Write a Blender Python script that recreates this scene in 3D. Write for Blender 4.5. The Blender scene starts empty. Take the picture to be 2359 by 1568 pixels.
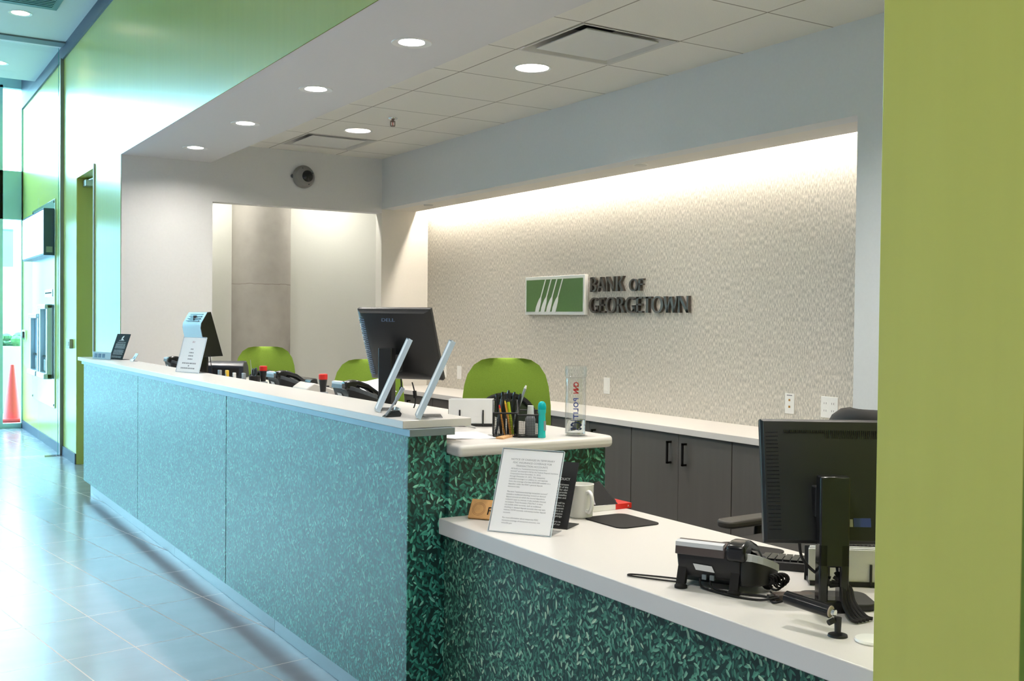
import bpy, bmesh, math, random
from mathutils import Vector, Matrix
R_ = random.Random(7)
PI = math.pi
SC = bpy.context.scene
COL = SC.collection

# ------------------------------------------------------------------ camera
YAW, PITCH, ROLL = 0.557935, -0.019524, 0.010237
f_ = Vector((math.sin(YAW)*math.cos(PITCH), math.cos(YAW)*math.cos(PITCH), math.sin(PITCH)))
r_ = Vector((math.cos(YAW), -math.sin(YAW), 0)); u_ = r_.cross(f_)
r2 = r_*math.cos(ROLL)+u_*math.sin(ROLL); u2 = -r_*math.sin(ROLL)+u_*math.cos(ROLL)
cd = bpy.data.cameras.new('camera'); cam = bpy.data.objects.new('camera', cd); COL.objects.link(cam)
cam.matrix_world = Matrix(((r2.x,u2.x,-f_.x,0),(r2.y,u2.y,-f_.y,0),(r2.z,u2.z,-f_.z,1.414),(0,0,0,1)))
cd.sensor_width = 36; cd.lens = 2423.8/2359*36; cd.clip_start = .02
SC.camera = cam
# ------------------------------------------------------------------ world, exposure
W = bpy.data.worlds.new('sky'); SC.world = W; W.use_nodes = True
bg = W.node_tree.nodes['Background']
bg.inputs[0].default_value = (.44, .77, 1.0, 1); bg.inputs[1].default_value = 14.0
SC.view_settings.view_transform = 'Standard'; SC.view_settings.look = 'None'
SC.view_settings.gamma = 1; SC.view_settings.use_curve_mapping = False
SC.view_settings.exposure = 0.88
SC.cycles.max_bounces = 10; SC.cycles.diffuse_bounces = 5; SC.cycles.glossy_bounces = 5
SC.cycles.transparent_max_bounces = 16; SC.cycles.sample_clamp_indirect = 6
SC.cycles.caustics_reflective = False; SC.cycles.caustics_refractive = False
SC.cycles.use_denoising = True
def portal(name, loc, rot, sx, sy):
    l = bpy.data.lights.new(name, 'AREA'); l.shape = 'RECTANGLE'; l.size = sx; l.size_y = sy
    l.cycles.is_portal = True
    o = bpy.data.objects.new(name, l); o.location = loc; o.rotation_euler = rot; COL.objects.link(o)
portal('daylight_portal_street', (-1.36, 14.44, 2.1), (-PI/2, 0, 0), 6.2, 4.3)
DOWN, CAN, COVE, LOBBY_FILL = 330., 330., 100., 1600.      # lamp strengths, the last for added unseen lobby lamps

# ------------------------------------------------------------------ materials
MATS = {}
def mat(name, c=(.8,.8,.8), rough=.5, metal=0., spec=.5, emit=None, es=1., trans=0., ior=1.45, coat=0., alpha=1.):
    if name in MATS: return MATS[name]
    m = bpy.data.materials.new(name); m.use_nodes = True
    b = m.node_tree.nodes['Principled BSDF']
    b.inputs['Base Color'].default_value = (*c, 1); b.inputs['Roughness'].default_value = rough
    b.inputs['Metallic'].default_value = metal; b.inputs['Specular IOR Level'].default_value = spec
    b.inputs['IOR'].default_value = ior; b.inputs['Transmission Weight'].default_value = trans
    b.inputs['Coat Weight'].default_value = coat
    if emit: b.inputs['Emission Color'].default_value = (*emit, 1); b.inputs['Emission Strength'].default_value = es
    MATS[name] = m; return m
class NT:
    def __init__(s, m): s.t = m.node_tree; s.b = s.t.nodes['Principled BSDF']
    def n(s, kind, **kw):
        x = s.t.nodes.new(kind)
        for k, v in kw.items():
            if k.startswith('i_'):
                key = k[2:]; key = int(key) if key.isdigit() else key.replace('_', ' ')
                x.inputs[key].default_value = v
            else: setattr(x, k, v)
        return x
    def l(s, a, b): s.t.links.new(a, b)
    def math(s, op, a, b=None, c=None):
        x = s.t.nodes.new('ShaderNodeMath'); x.operation = op
        for i, v in enumerate((a, b, c)):
            if v is None: continue
            if isinstance(v, (int, float)): x.inputs[i].default_value = v
            else: s.l(v, x.inputs[i])
        return x.outputs[0]
    def mix(s, f, a, b):
        x = s.t.nodes.new('ShaderNodeMix'); x.data_type = 'RGBA'
        for i, v in ((0, f), (6, a), (7, b)):
            if isinstance(v, (int, float)): x.inputs[i].default_value = v
            elif isinstance(v, tuple): x.inputs[i].default_value = (*v, 1)
            else: s.l(v, x.inputs[i])
        return x.outputs[2]
    def pos(s):
        g = s.n('ShaderNodeNewGeometry'); x = s.n('ShaderNodeSeparateXYZ'); s.l(g.outputs['Position'], x.inputs[0])
        return x.outputs[0], x.outputs[1], x.outputs[2]
    def vec(s, a, b, c=0.):
        x = s.n('ShaderNodeCombineXYZ')
        for i, v in enumerate((a, b, c)):
            if isinstance(v, (int, float)): x.inputs[i].default_value = v
            else: s.l(v, x.inputs[i])
        return x.outputs[0]
    def ss(s, v, a, b):
        x = s.n('ShaderNodeMapRange', interpolation_type='SMOOTHSTEP'); s.l(v, x.inputs[0])
        x.inputs[1].default_value = a; x.inputs[2].default_value = b; return x.outputs[0]
    def bump(s, h, strength=.2, dist=.002):
        x = s.n('ShaderNodeBump'); x.inputs['Strength'].default_value = strength; x.inputs['Distance'].default_value = dist
        s.l(h, x.inputs['Height']); s.l(x.outputs[0], s.b.inputs['Normal'])
def noisy(m, scale, amt, bump=0., dist=.001, vec=None, detail=3):
    """fine grain in a material: colour varies by +-amt, optional bump"""
    N = NT(m); no = N.n('ShaderNodeTexNoise'); no.inputs['Scale'].default_value = scale; no.inputs['Detail'].default_value = detail
    if vec is None:
        g = N.n('ShaderNodeNewGeometry'); v = g.outputs['Position']
    else: v = vec(N)
    N.l(v, no.inputs['Vector'])
    c = tuple(N.b.inputs['Base Color'].default_value)[:3]
    o = N.mix(no.outputs[0], tuple(x*(1-amt) for x in c), tuple(min(1, x*(1+amt)) for x in c))
    N.l(o, N.b.inputs['Base Color'])
    if bump: N.bump(no.outputs[0], bump, dist)
    return m
def grain(N):
    x, y, z = N.pos(); return N.vec(N.math('MULTIPLY', x, 1.), y, N.math('MULTIPLY', z, .06))
M_paint = noisy(mat('grey_wall_paint', (.73,.725,.725), .6, spec=.3), 60, .03, .05)
M_soffit = noisy(mat('blue_grey_wall_paint', (.69,.70,.71), .6, spec=.3), 60, .03, .05)
M_niche = noisy(mat('warm_white_paint', (.74,.71,.66), .6, spec=.3), 60, .02, .04)
M_alcove = noisy(mat('pale_wall_paint', (.74,.74,.69), .6, spec=.3), 60, .02, .04)
M_lobbyceil = noisy(mat('lobby_ceiling_paint', (.66,.68,.69), .7, spec=.2), 40, .03)
M_bulk = noisy(mat('bulkhead_paint', (.70,.675,.67), .6, spec=.3), 60, .02, .04)
M_green = noisy(mat('lime_laminate', (.52,.525,.115), .25, spec=.75), 18, .05, .03, .0005, vec=grain)
M_trim = mat('dark_navy_trim', (.06,.07,.11), .5)
M_white = noisy(mat('white_solid_surface', (.66,.63,.60), .28, spec=.45), 300, .02)
M_edge = mat('counter_edge_white', (.74,.73,.74), .4)
M_alu = mat('brushed_aluminium', (.62,.64,.66), .32, metal=1.)
M_steel = noisy(mat('stainless_steel', (.68,.70,.71), .22, metal=1.), 6, .06)
M_chrome = mat('polished_chrome', (.85,.86,.87), .08, metal=1.)
M_kick = noisy(mat('kick_plate_laminate', (.30,.31,.33), .28, metal=.35), 10, .04)
M_teal = mat('teal_frame', (.46,.70,.72), .5)
M_black = noisy(mat('black_plastic', (.012,.012,.013), .42), 400, .2, .1, .0003)
M_blackg = mat('black_gloss_plastic', (.010,.010,.011), .18)
M_rubber = mat('black_rubber', (.014,.013,.013), .7, spec=.3)
M_dark = mat('dark_recess', (.02,.02,.022), .8, spec=.1)
M_wplas = mat('white_plastic', (.82,.81,.78), .35)
M_silver = mat('silver_plastic', (.30,.33,.36), .45, metal=.1)
M_paper = mat('white_paper', (.86,.86,.87), .7, spec=.2)
M_ink = mat('grey_ink', (.30,.30,.32), .8, spec=.1)
M_inkw = mat('white_ink', (.75,.76,.76), .7, spec=.1)
M_inkb = mat('black_ink', (.015,.013,.012), .7, spec=.1)
M_cab = noisy(mat('grey_brown_laminate', (.095,.088,.080), .5, spec=.35), 30, .10, .05, .0005, vec=grain)
M_cabgap = mat('cabinet_shadow_carcass', (.02,.019,.018), .8)
M_fabric = noisy(mat('lime_upholstery', (.24,.37,.050), .95, spec=.15), 320, .25, .5, .001)
M_fabric.node_tree.nodes['Principled BSDF'].inputs['Sheen Weight'].default_value = .35; M_fabric.node_tree.nodes['Principled BSDF'].inputs['Sheen Tint'].default_value = (.9,1.,.4,1)
M_mesh = mat('black_chair_mesh', (.016,.015,.014), .75)
M_red = mat('red_plastic', (.62,.02,.015), .4)
M_cone = mat('red_cone_vinyl', (.85,.05,.045), .5)
M_teald = mat('teal_glue', (.02,.52,.50), .25)
M_tealc = mat('teal_cap', (.0,.42,.45), .25)
M_yel = mat('yellow_paint', (.75,.50,.05), .5)
M_orange = mat('pencil_orange', (.72,.32,.04), .5)
M_wood = noisy(mat('light_wood', (.55,.30,.11), .45), 40, .25)
M_lamp = mat('lit_lamp', (1,1,1), .5, emit=(1.,.95,.88), es=DOWN)
M_canlamp = mat('lit_can_lamp', (1,1,1), .5, emit=(1.,.93,.84), es=CAN)
M_cove = mat('lit_cove_tube', (1,1,1), .5, emit=(1.,.90,.76), es=COVE)
M_sign = mat('lit_sign_face', (.9,.95,1), .4, emit=(.75,.95,1.), es=2.2)

def glassmat(name, tint=(.93,.98,.97), rough=.02, refl=1.):
    m = mat(name); N = NT(m); N.t.nodes.remove(N.b)
    tr = N.n('ShaderNodeBsdfTransparent'); tr.inputs[0].default_value = (*tint, 1)
    gl = N.n('ShaderNodeBsdfGlossy'); gl.inputs['Roughness'].default_value = rough
    fr = N.n('ShaderNodeFresnel'); gm = N.n('ShaderNodeNewGeometry'); N.l(N.math('ADD', N.math('MULTIPLY', gm.outputs['Backfacing'], 1/1.45-1.45), 1.45), fr.inputs[0])
    mx = N.n('ShaderNodeMixShader'); N.l(N.math('MULTIPLY', fr.outputs[0], refl), mx.inputs[0])
    N.l(tr.outputs[0], mx.inputs[1]); N.l(gl.outputs[0], mx.inputs[2])
    N.l(mx.outputs[0], N.t.nodes['Material Output'].inputs[0]); return m
M_glass = glassmat('clear_glass'); M_acryl = glassmat('clear_acrylic', (.95,.96,.97), .03)
M_pet = glassmat('clear_bottle_plastic', (.96,.97,.97), .05)
M_gedge = mat('green_glass_edge', (.02,.40,.34), .2)
M_acredge = mat('acrylic_edge', (.60,.70,.80), .15, spec=.8)
M_water = mat('water', (.95,.97,.98), .02, trans=1., ior=1.33)

def leaf_material(name, axis, bright=1., tone=(1,1,1), rough=.42, sp=.6, fine=1.):
    """printed leaf laminate: three layers of one small randomly turned leaf per cell"""
    m = mat(name, (.01,.03,.025), rough, spec=sp); N = NT(m); x, y, z = N.pos()
    p = N.vec(y if axis == 'x' else x, z)
    col = None
    base = (.006*bright, .022*bright, .019*bright)
    for k, (sc, L, Wd) in enumerate(((52, .62, .20), (46, .66, .22), (40, .72, .22))):
        mp = N.n('ShaderNodeMapping'); N.l(p, mp.inputs[0])
        mp.inputs['Scale'].default_value = (sc*fine, sc*fine, 1); mp.inputs['Location'].default_value = (k*3.37, k*1.71, 0)
        mp.inputs['Rotation'].default_value = (0, 0, .5*k)
        v = N.n('ShaderNodeTexVoronoi', voronoi_dimensions='2D'); v.inputs['Scale'].default_value = 1.; v.inputs['Randomness'].default_value = .9
        N.l(mp.outputs[0], v.inputs['Vector'])
        d = N.n('ShaderNodeVectorMath', operation='SUBTRACT'); N.l(mp.outputs[0], d.inputs[0]); N.l(v.outputs['Position'], d.inputs[1])
        sep = N.n('ShaderNodeSeparateColor'); N.l(v.outputs['Color'], sep.inputs[0])
        rot = N.n('ShaderNodeVectorRotate', rotation_type='Z_AXIS'); N.l(d.outputs[0], rot.inputs['Vector'])
        N.l(N.math('ADD', N.math('MULTIPLY', sep.outputs[0], 2.6), .2-.5*k), rot.inputs['Angle'])
        s2 = N.n('ShaderNodeSeparateXYZ'); N.l(rot.outputs[0], s2.inputs[0])
        a = N.math('DIVIDE', s2.outputs[0], L); b = N.math('DIVIDE', s2.outputs[1], Wd)
        rr = N.math('ADD', N.math('POWER', N.math('ABSOLUTE', a), 1.6), N.math('POWER', N.math('ABSOLUTE', b), 1.6))
        msk = N.ss(rr, 1.0, .70)
        g = sep.outputs[1]
        ramp = N.n('ShaderNodeValToRGB'); N.l(g, ramp.inputs[0]); cr = ramp.color_ramp
        cr.elements[0].position = 0; cr.elements[1].position = 1
        def cc(c): return tuple(min(1, q*bright*t) for q, t in zip(c, tone))+(1,)
        cr.elements[0].color = cc((.006,.032,.026)); cr.elements[1].color = cc((.22,.45,.34))
        for ps, c in ((.40,(.016,.095,.070)), (.72,(.040,.20,.145)), (.9,(.09,.30,.22))):
            e = cr.elements.new(ps); e.color = cc(c)
        shade = N.mix(N.ss(b, -.15, .25), ramp.outputs[0], tuple(q*bright for q in (.012,.07,.052)))
        shade = N.mix(.40, ramp.outputs[0], shade)
        keep = N.math('MULTIPLY', msk, N.math('GREATER_THAN', sep.outputs[2], .10 if k < 2 else .3))
        col = N.mix(keep, base if col is None else col, shade)
    N.l(col, N.b.inputs['Base Color']); return m
M_leafx = leaf_material('leaf_print_front', 'x', 1.35, rough=.38, sp=.95, fine=1.22)
M_leafd = leaf_material('leaf_print_desk', 'x', 1.6, (1.6,.98,.92), rough=.45, sp=.35, fine=1.15)
M_leafy = leaf_material('leaf_print_end', 'y', 1.9, (.9,1.,1.))

def floor_material():
    m = mat('slate_floor_tile', (.2,.2,.2), .2, spec=.8); N = NT(m); x, y, z = N.pos()
    th = math.radians(8.6); c, s = math.cos(th), math.sin(th); x0, y0 = 1.013, 4.643
    dx = N.math('SUBTRACT', x, x0); dy = N.math('SUBTRACT', y, y0)
    a = N.math('DIVIDE', N.math('ADD', N.math('MULTIPLY', dx, c), N.math('MULTIPLY', dy, s)), .283)
    b = N.math('DIVIDE', N.math('SUBTRACT', N.math('MULTIPLY', dy, c), N.math('MULTIPLY', dx, s)), .590)
    def line(v, w):
        q = N.math('ABSOLUTE', N.math('SUBTRACT', N.math('FRACT', N.math('ADD', v, .5)), .5)); return N.math('LESS_THAN', q, w)
    ln = N.math('MAXIMUM', line(a, .0105), line(b, .005))
    no = N.n('ShaderNodeTexNoise'); no.inputs['Scale'].default_value = 2.2; no.inputs['Detail'].default_value = 6
    N.l(N.vec(N.math('MULTIPLY', x, 1.), N.math('MULTIPLY', y, 3.)), no.inputs['Vector'])
    wn = N.n('ShaderNodeTexWhiteNoise', noise_dimensions='2D')
    N.l(N.vec(N.math('FLOOR', a), N.math('FLOOR', b)), wn.inputs['Vector'])
    tile = N.mix(no.outputs[0], (.22,.225,.26), (.33,.33,.37))
    tile = N.mix(N.math('MULTIPLY', wn.outputs[0], .35), tile, (.24,.24,.28))
    N.l(N.mix(ln, tile, (.50,.41,.38)), N.b.inputs['Base Color'])
    N.l(N.mix(ln, (.20,.20,.20), (.55,.55,.55)), N.b.inputs['Roughness']); return m
M_floor = floor_material()
def ceiling_material():
    m = mat('acoustic_ceiling_tile', (.70,.67,.61), .9, spec=.1); N = NT(m); x, y, z = N.pos()
    def line(v, o, w):
        q = N.math('ABSOLUTE', N.math('SUBTRACT', N.math('FRACT', N.math('ADD', N.math('DIVIDE', N.math('SUBTRACT', v, o), .61), .5)), .5))
        return N.math('LESS_THAN', q, w/.61)
    ln = N.math('MAXIMUM', line(x, 2.978, .0045), line(y, 4.762, .0045))
    no = N.n('ShaderNodeTexNoise'); no.inputs['Scale'].default_value = 160; no.inputs['Detail'].default_value = 2
    N.l(N.vec(x, y), no.inputs['Vector'])
    N.l(N.mix(ln, N.mix(no.outputs[0], (.76,.73,.665), (.85,.82,.76)), (.36,.33,.28)), N.b.inputs['Base Color'])
    N.bump(no.outputs[0], .15, .001); return m
M_tile = ceiling_material()
def wallpaper():
    m = mat('fleck_wallpaper', (.6,.55,.48), .8, spec=.2); N = NT(m); x, y, z = N.pos()
    no = N.n('ShaderNodeTexNoise'); no.inputs['Scale'].default_value = 1; no.inputs['Detail'].default_value = 3
    N.l(N.vec(N.math('MULTIPLY', y, 190.), N.math('MULTIPLY', z, 38.)), no.inputs['Vector'])
    f = N.ss(no.outputs[0], .40, .62)
    N.l(N.mix(f, (.44,.415,.37), (.70,.655,.58)), N.b.inputs['Base Color']); N.bump(no.outputs[0], .3, .001); return m
M_wallp = wallpaper()
def concrete():
    m = mat('raw_concrete', (.36,.34,.31), .8, spec=.2); N = NT(m); x, y, z = N.pos()
    no = N.n('ShaderNodeTexNoise'); no.inputs['Scale'].default_value = 9; no.inputs['Detail'].default_value = 8
    g = N.n('ShaderNodeNewGeometry'); N.l(g.outputs['Position'], no.inputs['Vector'])
    sep = N.math('LESS_THAN', N.math('ABSOLUTE', N.math('SUBTRACT', z, N.math('ADD', 1.70, N.math('MULTIPLY', no.outputs[0], .03)))), .003)
    N.l(N.mix(sep, N.mix(no.outputs[0], (.34,.32,.29), (.45,.43,.395)), (.26,.24,.21)), N.b.inputs['Base Color'])
    N.bump(no.outputs[0], .3, .004); return m
M_conc = concrete()

# ------------------------------------------------------------------ geometry helpers
class B:
    """collects shapes into one mesh"""
    def __init__(s): s.bm = bmesh.new()
    def box(s, x0, x1, y0, y1, z0, z1, M=None):
        v = [s.bm.verts.new(p) for p in ((x0,y0,z0),(x1,y0,z0),(x1,y1,z0),(x0,y1,z0),(x0,y0,z1),(x1,y0,z1),(x1,y1,z1),(x0,y1,z1))]
        for q in ((3,2,1,0),(4,5,6,7),(0,1,5,4),(1,2,6,5),(2,3,7,6),(3,0,4,7)): s.bm.faces.new([v[i] for i in q])
        if M is not None: bmesh.ops.transform(s.bm, matrix=M, verts=v)
        return s
    def quad(s, *p): s.bm.faces.new([s.bm.verts.new(q) for q in p]); return s
    def loft(s, rings, cap=True, closed=True):
        R = [[s.bm.verts.new(p) for p in r] for r in rings]; n = len(R[0])
        for a, b in zip(R, R[1:]):
            for i in range(n if closed else n-1):
                j = (i+1) % n; s.bm.faces.new((a[i], a[j], b[j], b[i]))
        if cap: s.bm.faces.new(R[0][::-1]); s.bm.faces.new(R[-1])
        return s
    def cyl(s, a, b, r0, r1=None, seg=20, cap=True):
        a = Vector(a); b = Vector(b); r1 = r0 if r1 is None else r1; d = (b-a).normalized()
        t = Vector((1,0,0)) if abs(d.x) < .8 else Vector((0,1,0)); e1 = d.cross(t).normalized(); e2 = d.cross(e1)
        rg = lambda c, r: [c+e1*r*math.cos(2*PI*i/seg)+e2*r*math.sin(2*PI*i/seg) for i in range(seg)]
        return s.loft([rg(a, r0), rg(b, r1)], cap)
    def lathe(s, prof, c=(0,0,0), seg=28, cap=True, M=None):
        rings = [[Vector((c[0]+r*math.cos(2*PI*i/seg), c[1]+r*math.sin(2*PI*i/seg), c[2]+z)) for i in range(seg)] for r, z in prof]
        if M is not None: rings = [[M @ p for p in r] for r in rings]
        return s.loft(rings, cap)
    def tube(s, pts, r, seg=8, sub=6):
        P = [Vector(p) for p in pts]; Q = []
        for i in range(len(P)-1):
            p0 = P[max(i-1, 0)]; p1 = P[i]; p2 = P[i+1]; p3 = P[min(i+2, len(P)-1)]
            for k in range(sub):
                t = k/sub; Q.append(.5*((2*p1)+(p2-p0)*t+(2*p0-5*p1+4*p2-p3)*t*t+(3*p1-p0-3*p2+p3)*t**3))
        Q.append(P[-1]); rings = []; prev = None
        for i, q in enumerate(Q):
            d = (Q[min(i+1, len(Q)-1)]-Q[max(i-1, 0)]).normalized()
            e1 = (prev - d*prev.dot(d)).normalized() if prev is not None else d.cross(Vector((.31,.2,.93))).normalized()
            prev = e1; e2 = d.cross(e1)
            rr = r(i/(len(Q)-1)) if callable(r) else r
            rings.append([q+e1*rr*math.cos(2*PI*k/seg)+e2*rr*math.sin(2*PI*k/seg) for k in range(seg)])
        return s.loft(rings)
    def prism(s, poly, fn, t0, t1):
        """poly: 2D outline; fn(u,v,t) -> point"""
        return s.loft([[Vector(fn(u, v, t0)) for u, v in poly], [Vector(fn(u, v, t1)) for u, v in poly]])
    def sphere(s, c, r, sc=(1,1,1), seg=20, rings=12):
        n = len(s.bm.verts); d = bmesh.ops.create_uvsphere(s.bm, u_segments=seg, v_segments=rings, radius=r)
        for v in d['verts']: v.co = Vector((v.co.x*sc[0]+c[0], v.co.y*sc[1]+c[1], v.co.z*sc[2]+c[2]))
        return s
    def xf(s, M): bmesh.ops.transform(s.bm, matrix=M, verts=s.bm.verts[:]); return s
    def build(s, name, m, parent=None, bevel=0., angle=35, seg=2, flat=False):
        bmesh.ops.recalc_face_normals(s.bm, faces=s.bm.faces[:])
        me = bpy.data.meshes.new(name); s.bm.to_mesh(me); s.bm.free()
        if not flat:
            me.polygons.foreach_set('use_smooth', [True]*len(me.polygons)); me.set_sharp_from_angle(angle=math.radians(angle))
        me.materials.append(m); o = bpy.data.objects.new(name, me); COL.objects.link(o)
        if parent is not None: o.parent = parent
        if bevel:
            md = o.modifiers.new('bevel', 'BEVEL'); md.width = bevel; md.segments = seg; md.limit_method = 'ANGLE'; md.angle_limit = math.radians(40)
            md.harden_normals = False
        return o
def tag(o, label=None, cat=None, group=None, kind=None):
    if label: o['label'] = label
    if cat: o['category'] = cat
    if group: o['group'] = group
    if kind: o['kind'] = kind
    return o
def thing(name, label, cat, loc=(0,0,0), rz=0., group=None):
    o = bpy.data.objects.new(name, None); COL.objects.link(o); o.empty_display_size = .05
    o.location = loc; o.rotation_euler = (0, 0, rz); return tag(o, label, cat, group)
def copy_tree(o, parent=None):
    c = o.copy(); COL.objects.link(c)
    if parent is not None: c.parent = parent
    for ch in list(o.children): copy_tree(ch, c)
    return c
def struct(b, name, m, **kw): return tag(b.build(name, m, **kw), kind='structure')
def rrect(w, h, r, n=5, cx=0, cy=0):
    out = []
    for qx, qy, a0 in ((w/2-r, h/2-r, 0), (-w/2+r, h/2-r, PI/2), (-w/2+r, -h/2+r, PI), (w/2-r, -h/2+r, 1.5*PI)):
        out += [(cx+qx+r*math.cos(a0+PI/2*i/n), cy+qy+r*math.sin(a0+PI/2*i/n)) for i in range(n+1)]
    return out
def text(name, body, size, m, parent, M, ext=.0003, align='LEFT', sx=1., spacing=1., line=1., width=None, xfn=None, bold=0.):
    cu = bpy.data.curves.new(name, 'FONT'); cu.body = body; cu.size = size; cu.extrude = ext; cu.align_x = align
    cu.resolution_u = 2; cu.space_character = spacing; cu.space_line = line; cu.offset = bold
    if width: cu.text_boxes[0].width = width
    o = bpy.data.objects.new(name, cu); me = bpy.data.meshes.new_from_object(o); bpy.data.objects.remove(o)
    for v in me.vertices:
        p = Vector((v.co.x*sx, v.co.y, v.co.z))
        v.co = M @ (Vector(xfn(p)) if xfn else p)
    me.materials.clear(); me.materials.append(m); ob = bpy.data.objects.new(name, me); COL.objects.link(ob)
    if parent is not None: ob.parent = parent
    return ob
def frame(o, right, up):
    """matrix: local x -> right, local y -> up, local z -> out of the surface"""
    r = Vector(right).normalized(); u = Vector(up).normalized(); n = r.cross(u)
    return Matrix(((r.x,u.x,n.x,o[0]),(r.y,u.y,n.y,o[1]),(r.z,u.z,n.z,o[2]),(0,0,0,1)))
def greek(rows, x0, x1, h, rnd=R_, wmin=.006, wmax=.022, gap=.004, t=.0003):
    """rows of small word marks for print too small to read; local xy plane"""
    b = B()
    for y, a, e in rows:
        x = a
        while x < e-wmin:
            w = min(rnd.uniform(wmin, wmax), e-x); b.box(x, x+w, y-h/2, y+h/2, 0, t); x += w+gap
    return b

# ================================================================== the setting
XW = 1.776
struct(B().box(-4.6, 4.7, -3.1, 14.5, -.08, 0), 'floor', M_floor, flat=True)
struct(B().box(-4.7, 4.8, -3.2, 14.6, 4.75, 4.85), 'ceiling_slab', M_lobbyceil)
# lobby wall, pierced by the teller opening and a doorway
T = XW+.124; YN = 1.306
struct(B().box(XW, T, YN, 8.7, 2.688, 4.75), 'wall_fascia', M_green, flat=True)
struct(B().box(XW, T, 8.7, 9.775, 0, 4.75).box(XW, T, 9.775, 10.65, 2.71, 4.75).box(XW, T, 10.65, 14.5, 0, 4.75), 'wall_lobby', M_green, flat=True)
struct(B().box(1.620, 1.80, 1.0125, YN-.002, 0, 4.75), 'wall_end', M_green, bevel=.0015)
struct(B().box(1.80, 4.6, YN-.072, YN-.002, 0, 4.75), 'wall_side', M_green, flat=True)
struct(B().box(1.640, 1.80, .93, 1.0125, 0, 4.75), 'trim_4', mat('emerald_edge_strip', (.06,.36,.13), .4), flat=True)
struct(B().box(4.6, 4.7, -3.1, 14.5, 0, 4.75).box(-4.6, 4.6, -3.1, -3.0, 0, 4.75), 'wall_near', M_paint, flat=True)
b = B()
b.box(XW+.004, 2.5, 8.69, 8.82, 0, 2.686).box(1.91, 2.5, 8.7, 8.82, 2.686, 2.95).box(2.5, 4.03, 8.7, 8.82, 2.365, 2.95)
struct(b, 'wall_return', M_paint, flat=True)
struct(B().box(4.03, 4.6, 8.7, 8.82, 0, 2.95), 'wall_niche_side', M_niche, flat=True)
struct(B().box(4.03, 4.15, 3.385, 8.7, 2.40, 2.95).box(4.03, 4.6, YN, 3.385, 0, 2.95), 'wall_soffit', M_soffit, flat=True)
struct(B().box(4.5, 4.6, 3.385, 8.7, 0, 2.95), 'wall_back', M_wallp, flat=True)
struct(B().box(4.15, 4.38, 3.385, 8.7, 2.40, 2.43), 'ceiling_niche', M_niche, flat=True)
# alcove behind the return wall, with a round concrete column
struct(B().box(1.9, 4.6, 9.45, 9.55, 0, 2.75).box(1.9, 2.0, 8.82, 9.45, 0, 2.75), 'wall_alcove', M_alcove, flat=True)
struct(B().box(1.9, 4.6, 8.82, 9.55, 2.72, 2.8), 'ceiling_alcove', M_alcove, flat=True)
struct(B().cyl((3.165, 9.46, 0), (3.165, 9.46, 2.72), .272, seg=48), 'column_alcove', M_conc)
# doorway in the lobby wall
d = B().box(XW+.003, 2.20, 10.64, 10.70, 0, 2.71).box(2.16, 2.20, 9.775, 10.65, 0, 2.71).box(T, 2.2, 9.775, 10.65, 2.71, 2.76)
struct(d, 'door_1', M_green, flat=True)
struct(B().box(XW-.012, XW, 9.745, 9.775, 0, 2.74), 'trim_1', mat('pale_door_jamb', (.62,.56,.56), .5), flat=True)
# reveal along the top of the lobby wall and the tall light pocket by the windows
struct(B().box(XW-.02, XW, YN, 13.24, 3.972, 4.10).box(XW-.02, XW, 13.24, 14.4, 3.972, 4.42), 'trim_2', M_trim, flat=True)
struct(B().box(-4.6, XW, 11.16, 11.34, 4.085, 4.10), 'trim_3', mat('dark_ceiling_channel', (.14,.18,.21), .6), flat=True)
LOB = [(1.25, 10.33), (1.30, 12.49)]+[(x, y) for k, y in enumerate((-1.6, .8, 3.2, 5.6, 8.0)) for x in ((-.3,) if k % 2 else (-2.6,))]  # first two are seen; the rest are unseen, added to light the lobby
struct(B().box(XW, 4.6, -3.0, YN, 4.10, 4.16), 'ceiling_entry', M_lobbyceil, flat=True)
struct(B().box(XW-.012, XW, 8.70, 9.745, 0, .10).box(XW-.012, XW, 10.65, 14.4, 0, .10), 'baseboard_lobby', M_trim, flat=True)

def plate_with_holes(b, x0, x1, y0, y1, z, holes, n=32):
    """ceiling plane; each hole (cx, cy, r) sits in its own strip along y; r negative: a square hole of half size -r"""
    hs = sorted(holes, key=lambda h: h[1]); y = y0
    for cx, cy, r in hs:
        R = abs(r)*1.15 if r > 0 else abs(r)
        b.quad((x0,y,z),(x1,y,z),(x1,cy-R,z),(x0,cy-R,z))
        b.quad((x0,cy-R,z),(cx-R,cy-R,z),(cx-R,cy+R,z),(x0,cy+R,z)); b.quad((cx+R,cy-R,z),(x1,cy-R,z),(x1,cy+R,z),(cx+R,cy+R,z))
        if r > 0:
            for i in range(n):
                q = []
                for k in (i, i+1):
                    a = 2*PI*k/n; c, s = math.cos(a), math.sin(a); m = max(abs(c), abs(s)); q.append(((cx+r*c, cy+r*s, z), (cx+R*c/m, cy+R*s/m, z)))
                b.quad(q[0][0], q[1][0], q[1][1], q[0][1])
        y = cy+R
    b.quad((x0,y,z),(x1,y,z),(x1,y1,z),(x0,y1,z))
DL = [(2.175, y) for y in (1.96, 3.17, 4.384, 5.574, 6.82, 8.017)]  # first two continue the row out of view, added for their light
CANS = [(3.277, 2.63), (3.277, 5.063), (3.268, 7.494)]  # first can is out of view, added for its light
VENTS = [(3.283, 4.457), (3.283, 8.117)]
b = B(); plate_with_holes(b, XW, 2.485, YN, 8.7, 2.685, [(x, y, .062) for x, y in DL])
b.quad((2.485,YN,2.685),(2.485,8.7,2.685),(2.485,8.7,2.86),(2.485,YN,2.86))
struct(b, 'ceiling_bulkhead', M_bulk, flat=True)
b = B(); plate_with_holes(b, 2.485, 4.03, YN, 8.7, 2.85, [(x, y, .095) for x, y in CANS]+[(x, y, -.295) for x, y in VENTS])
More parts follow.
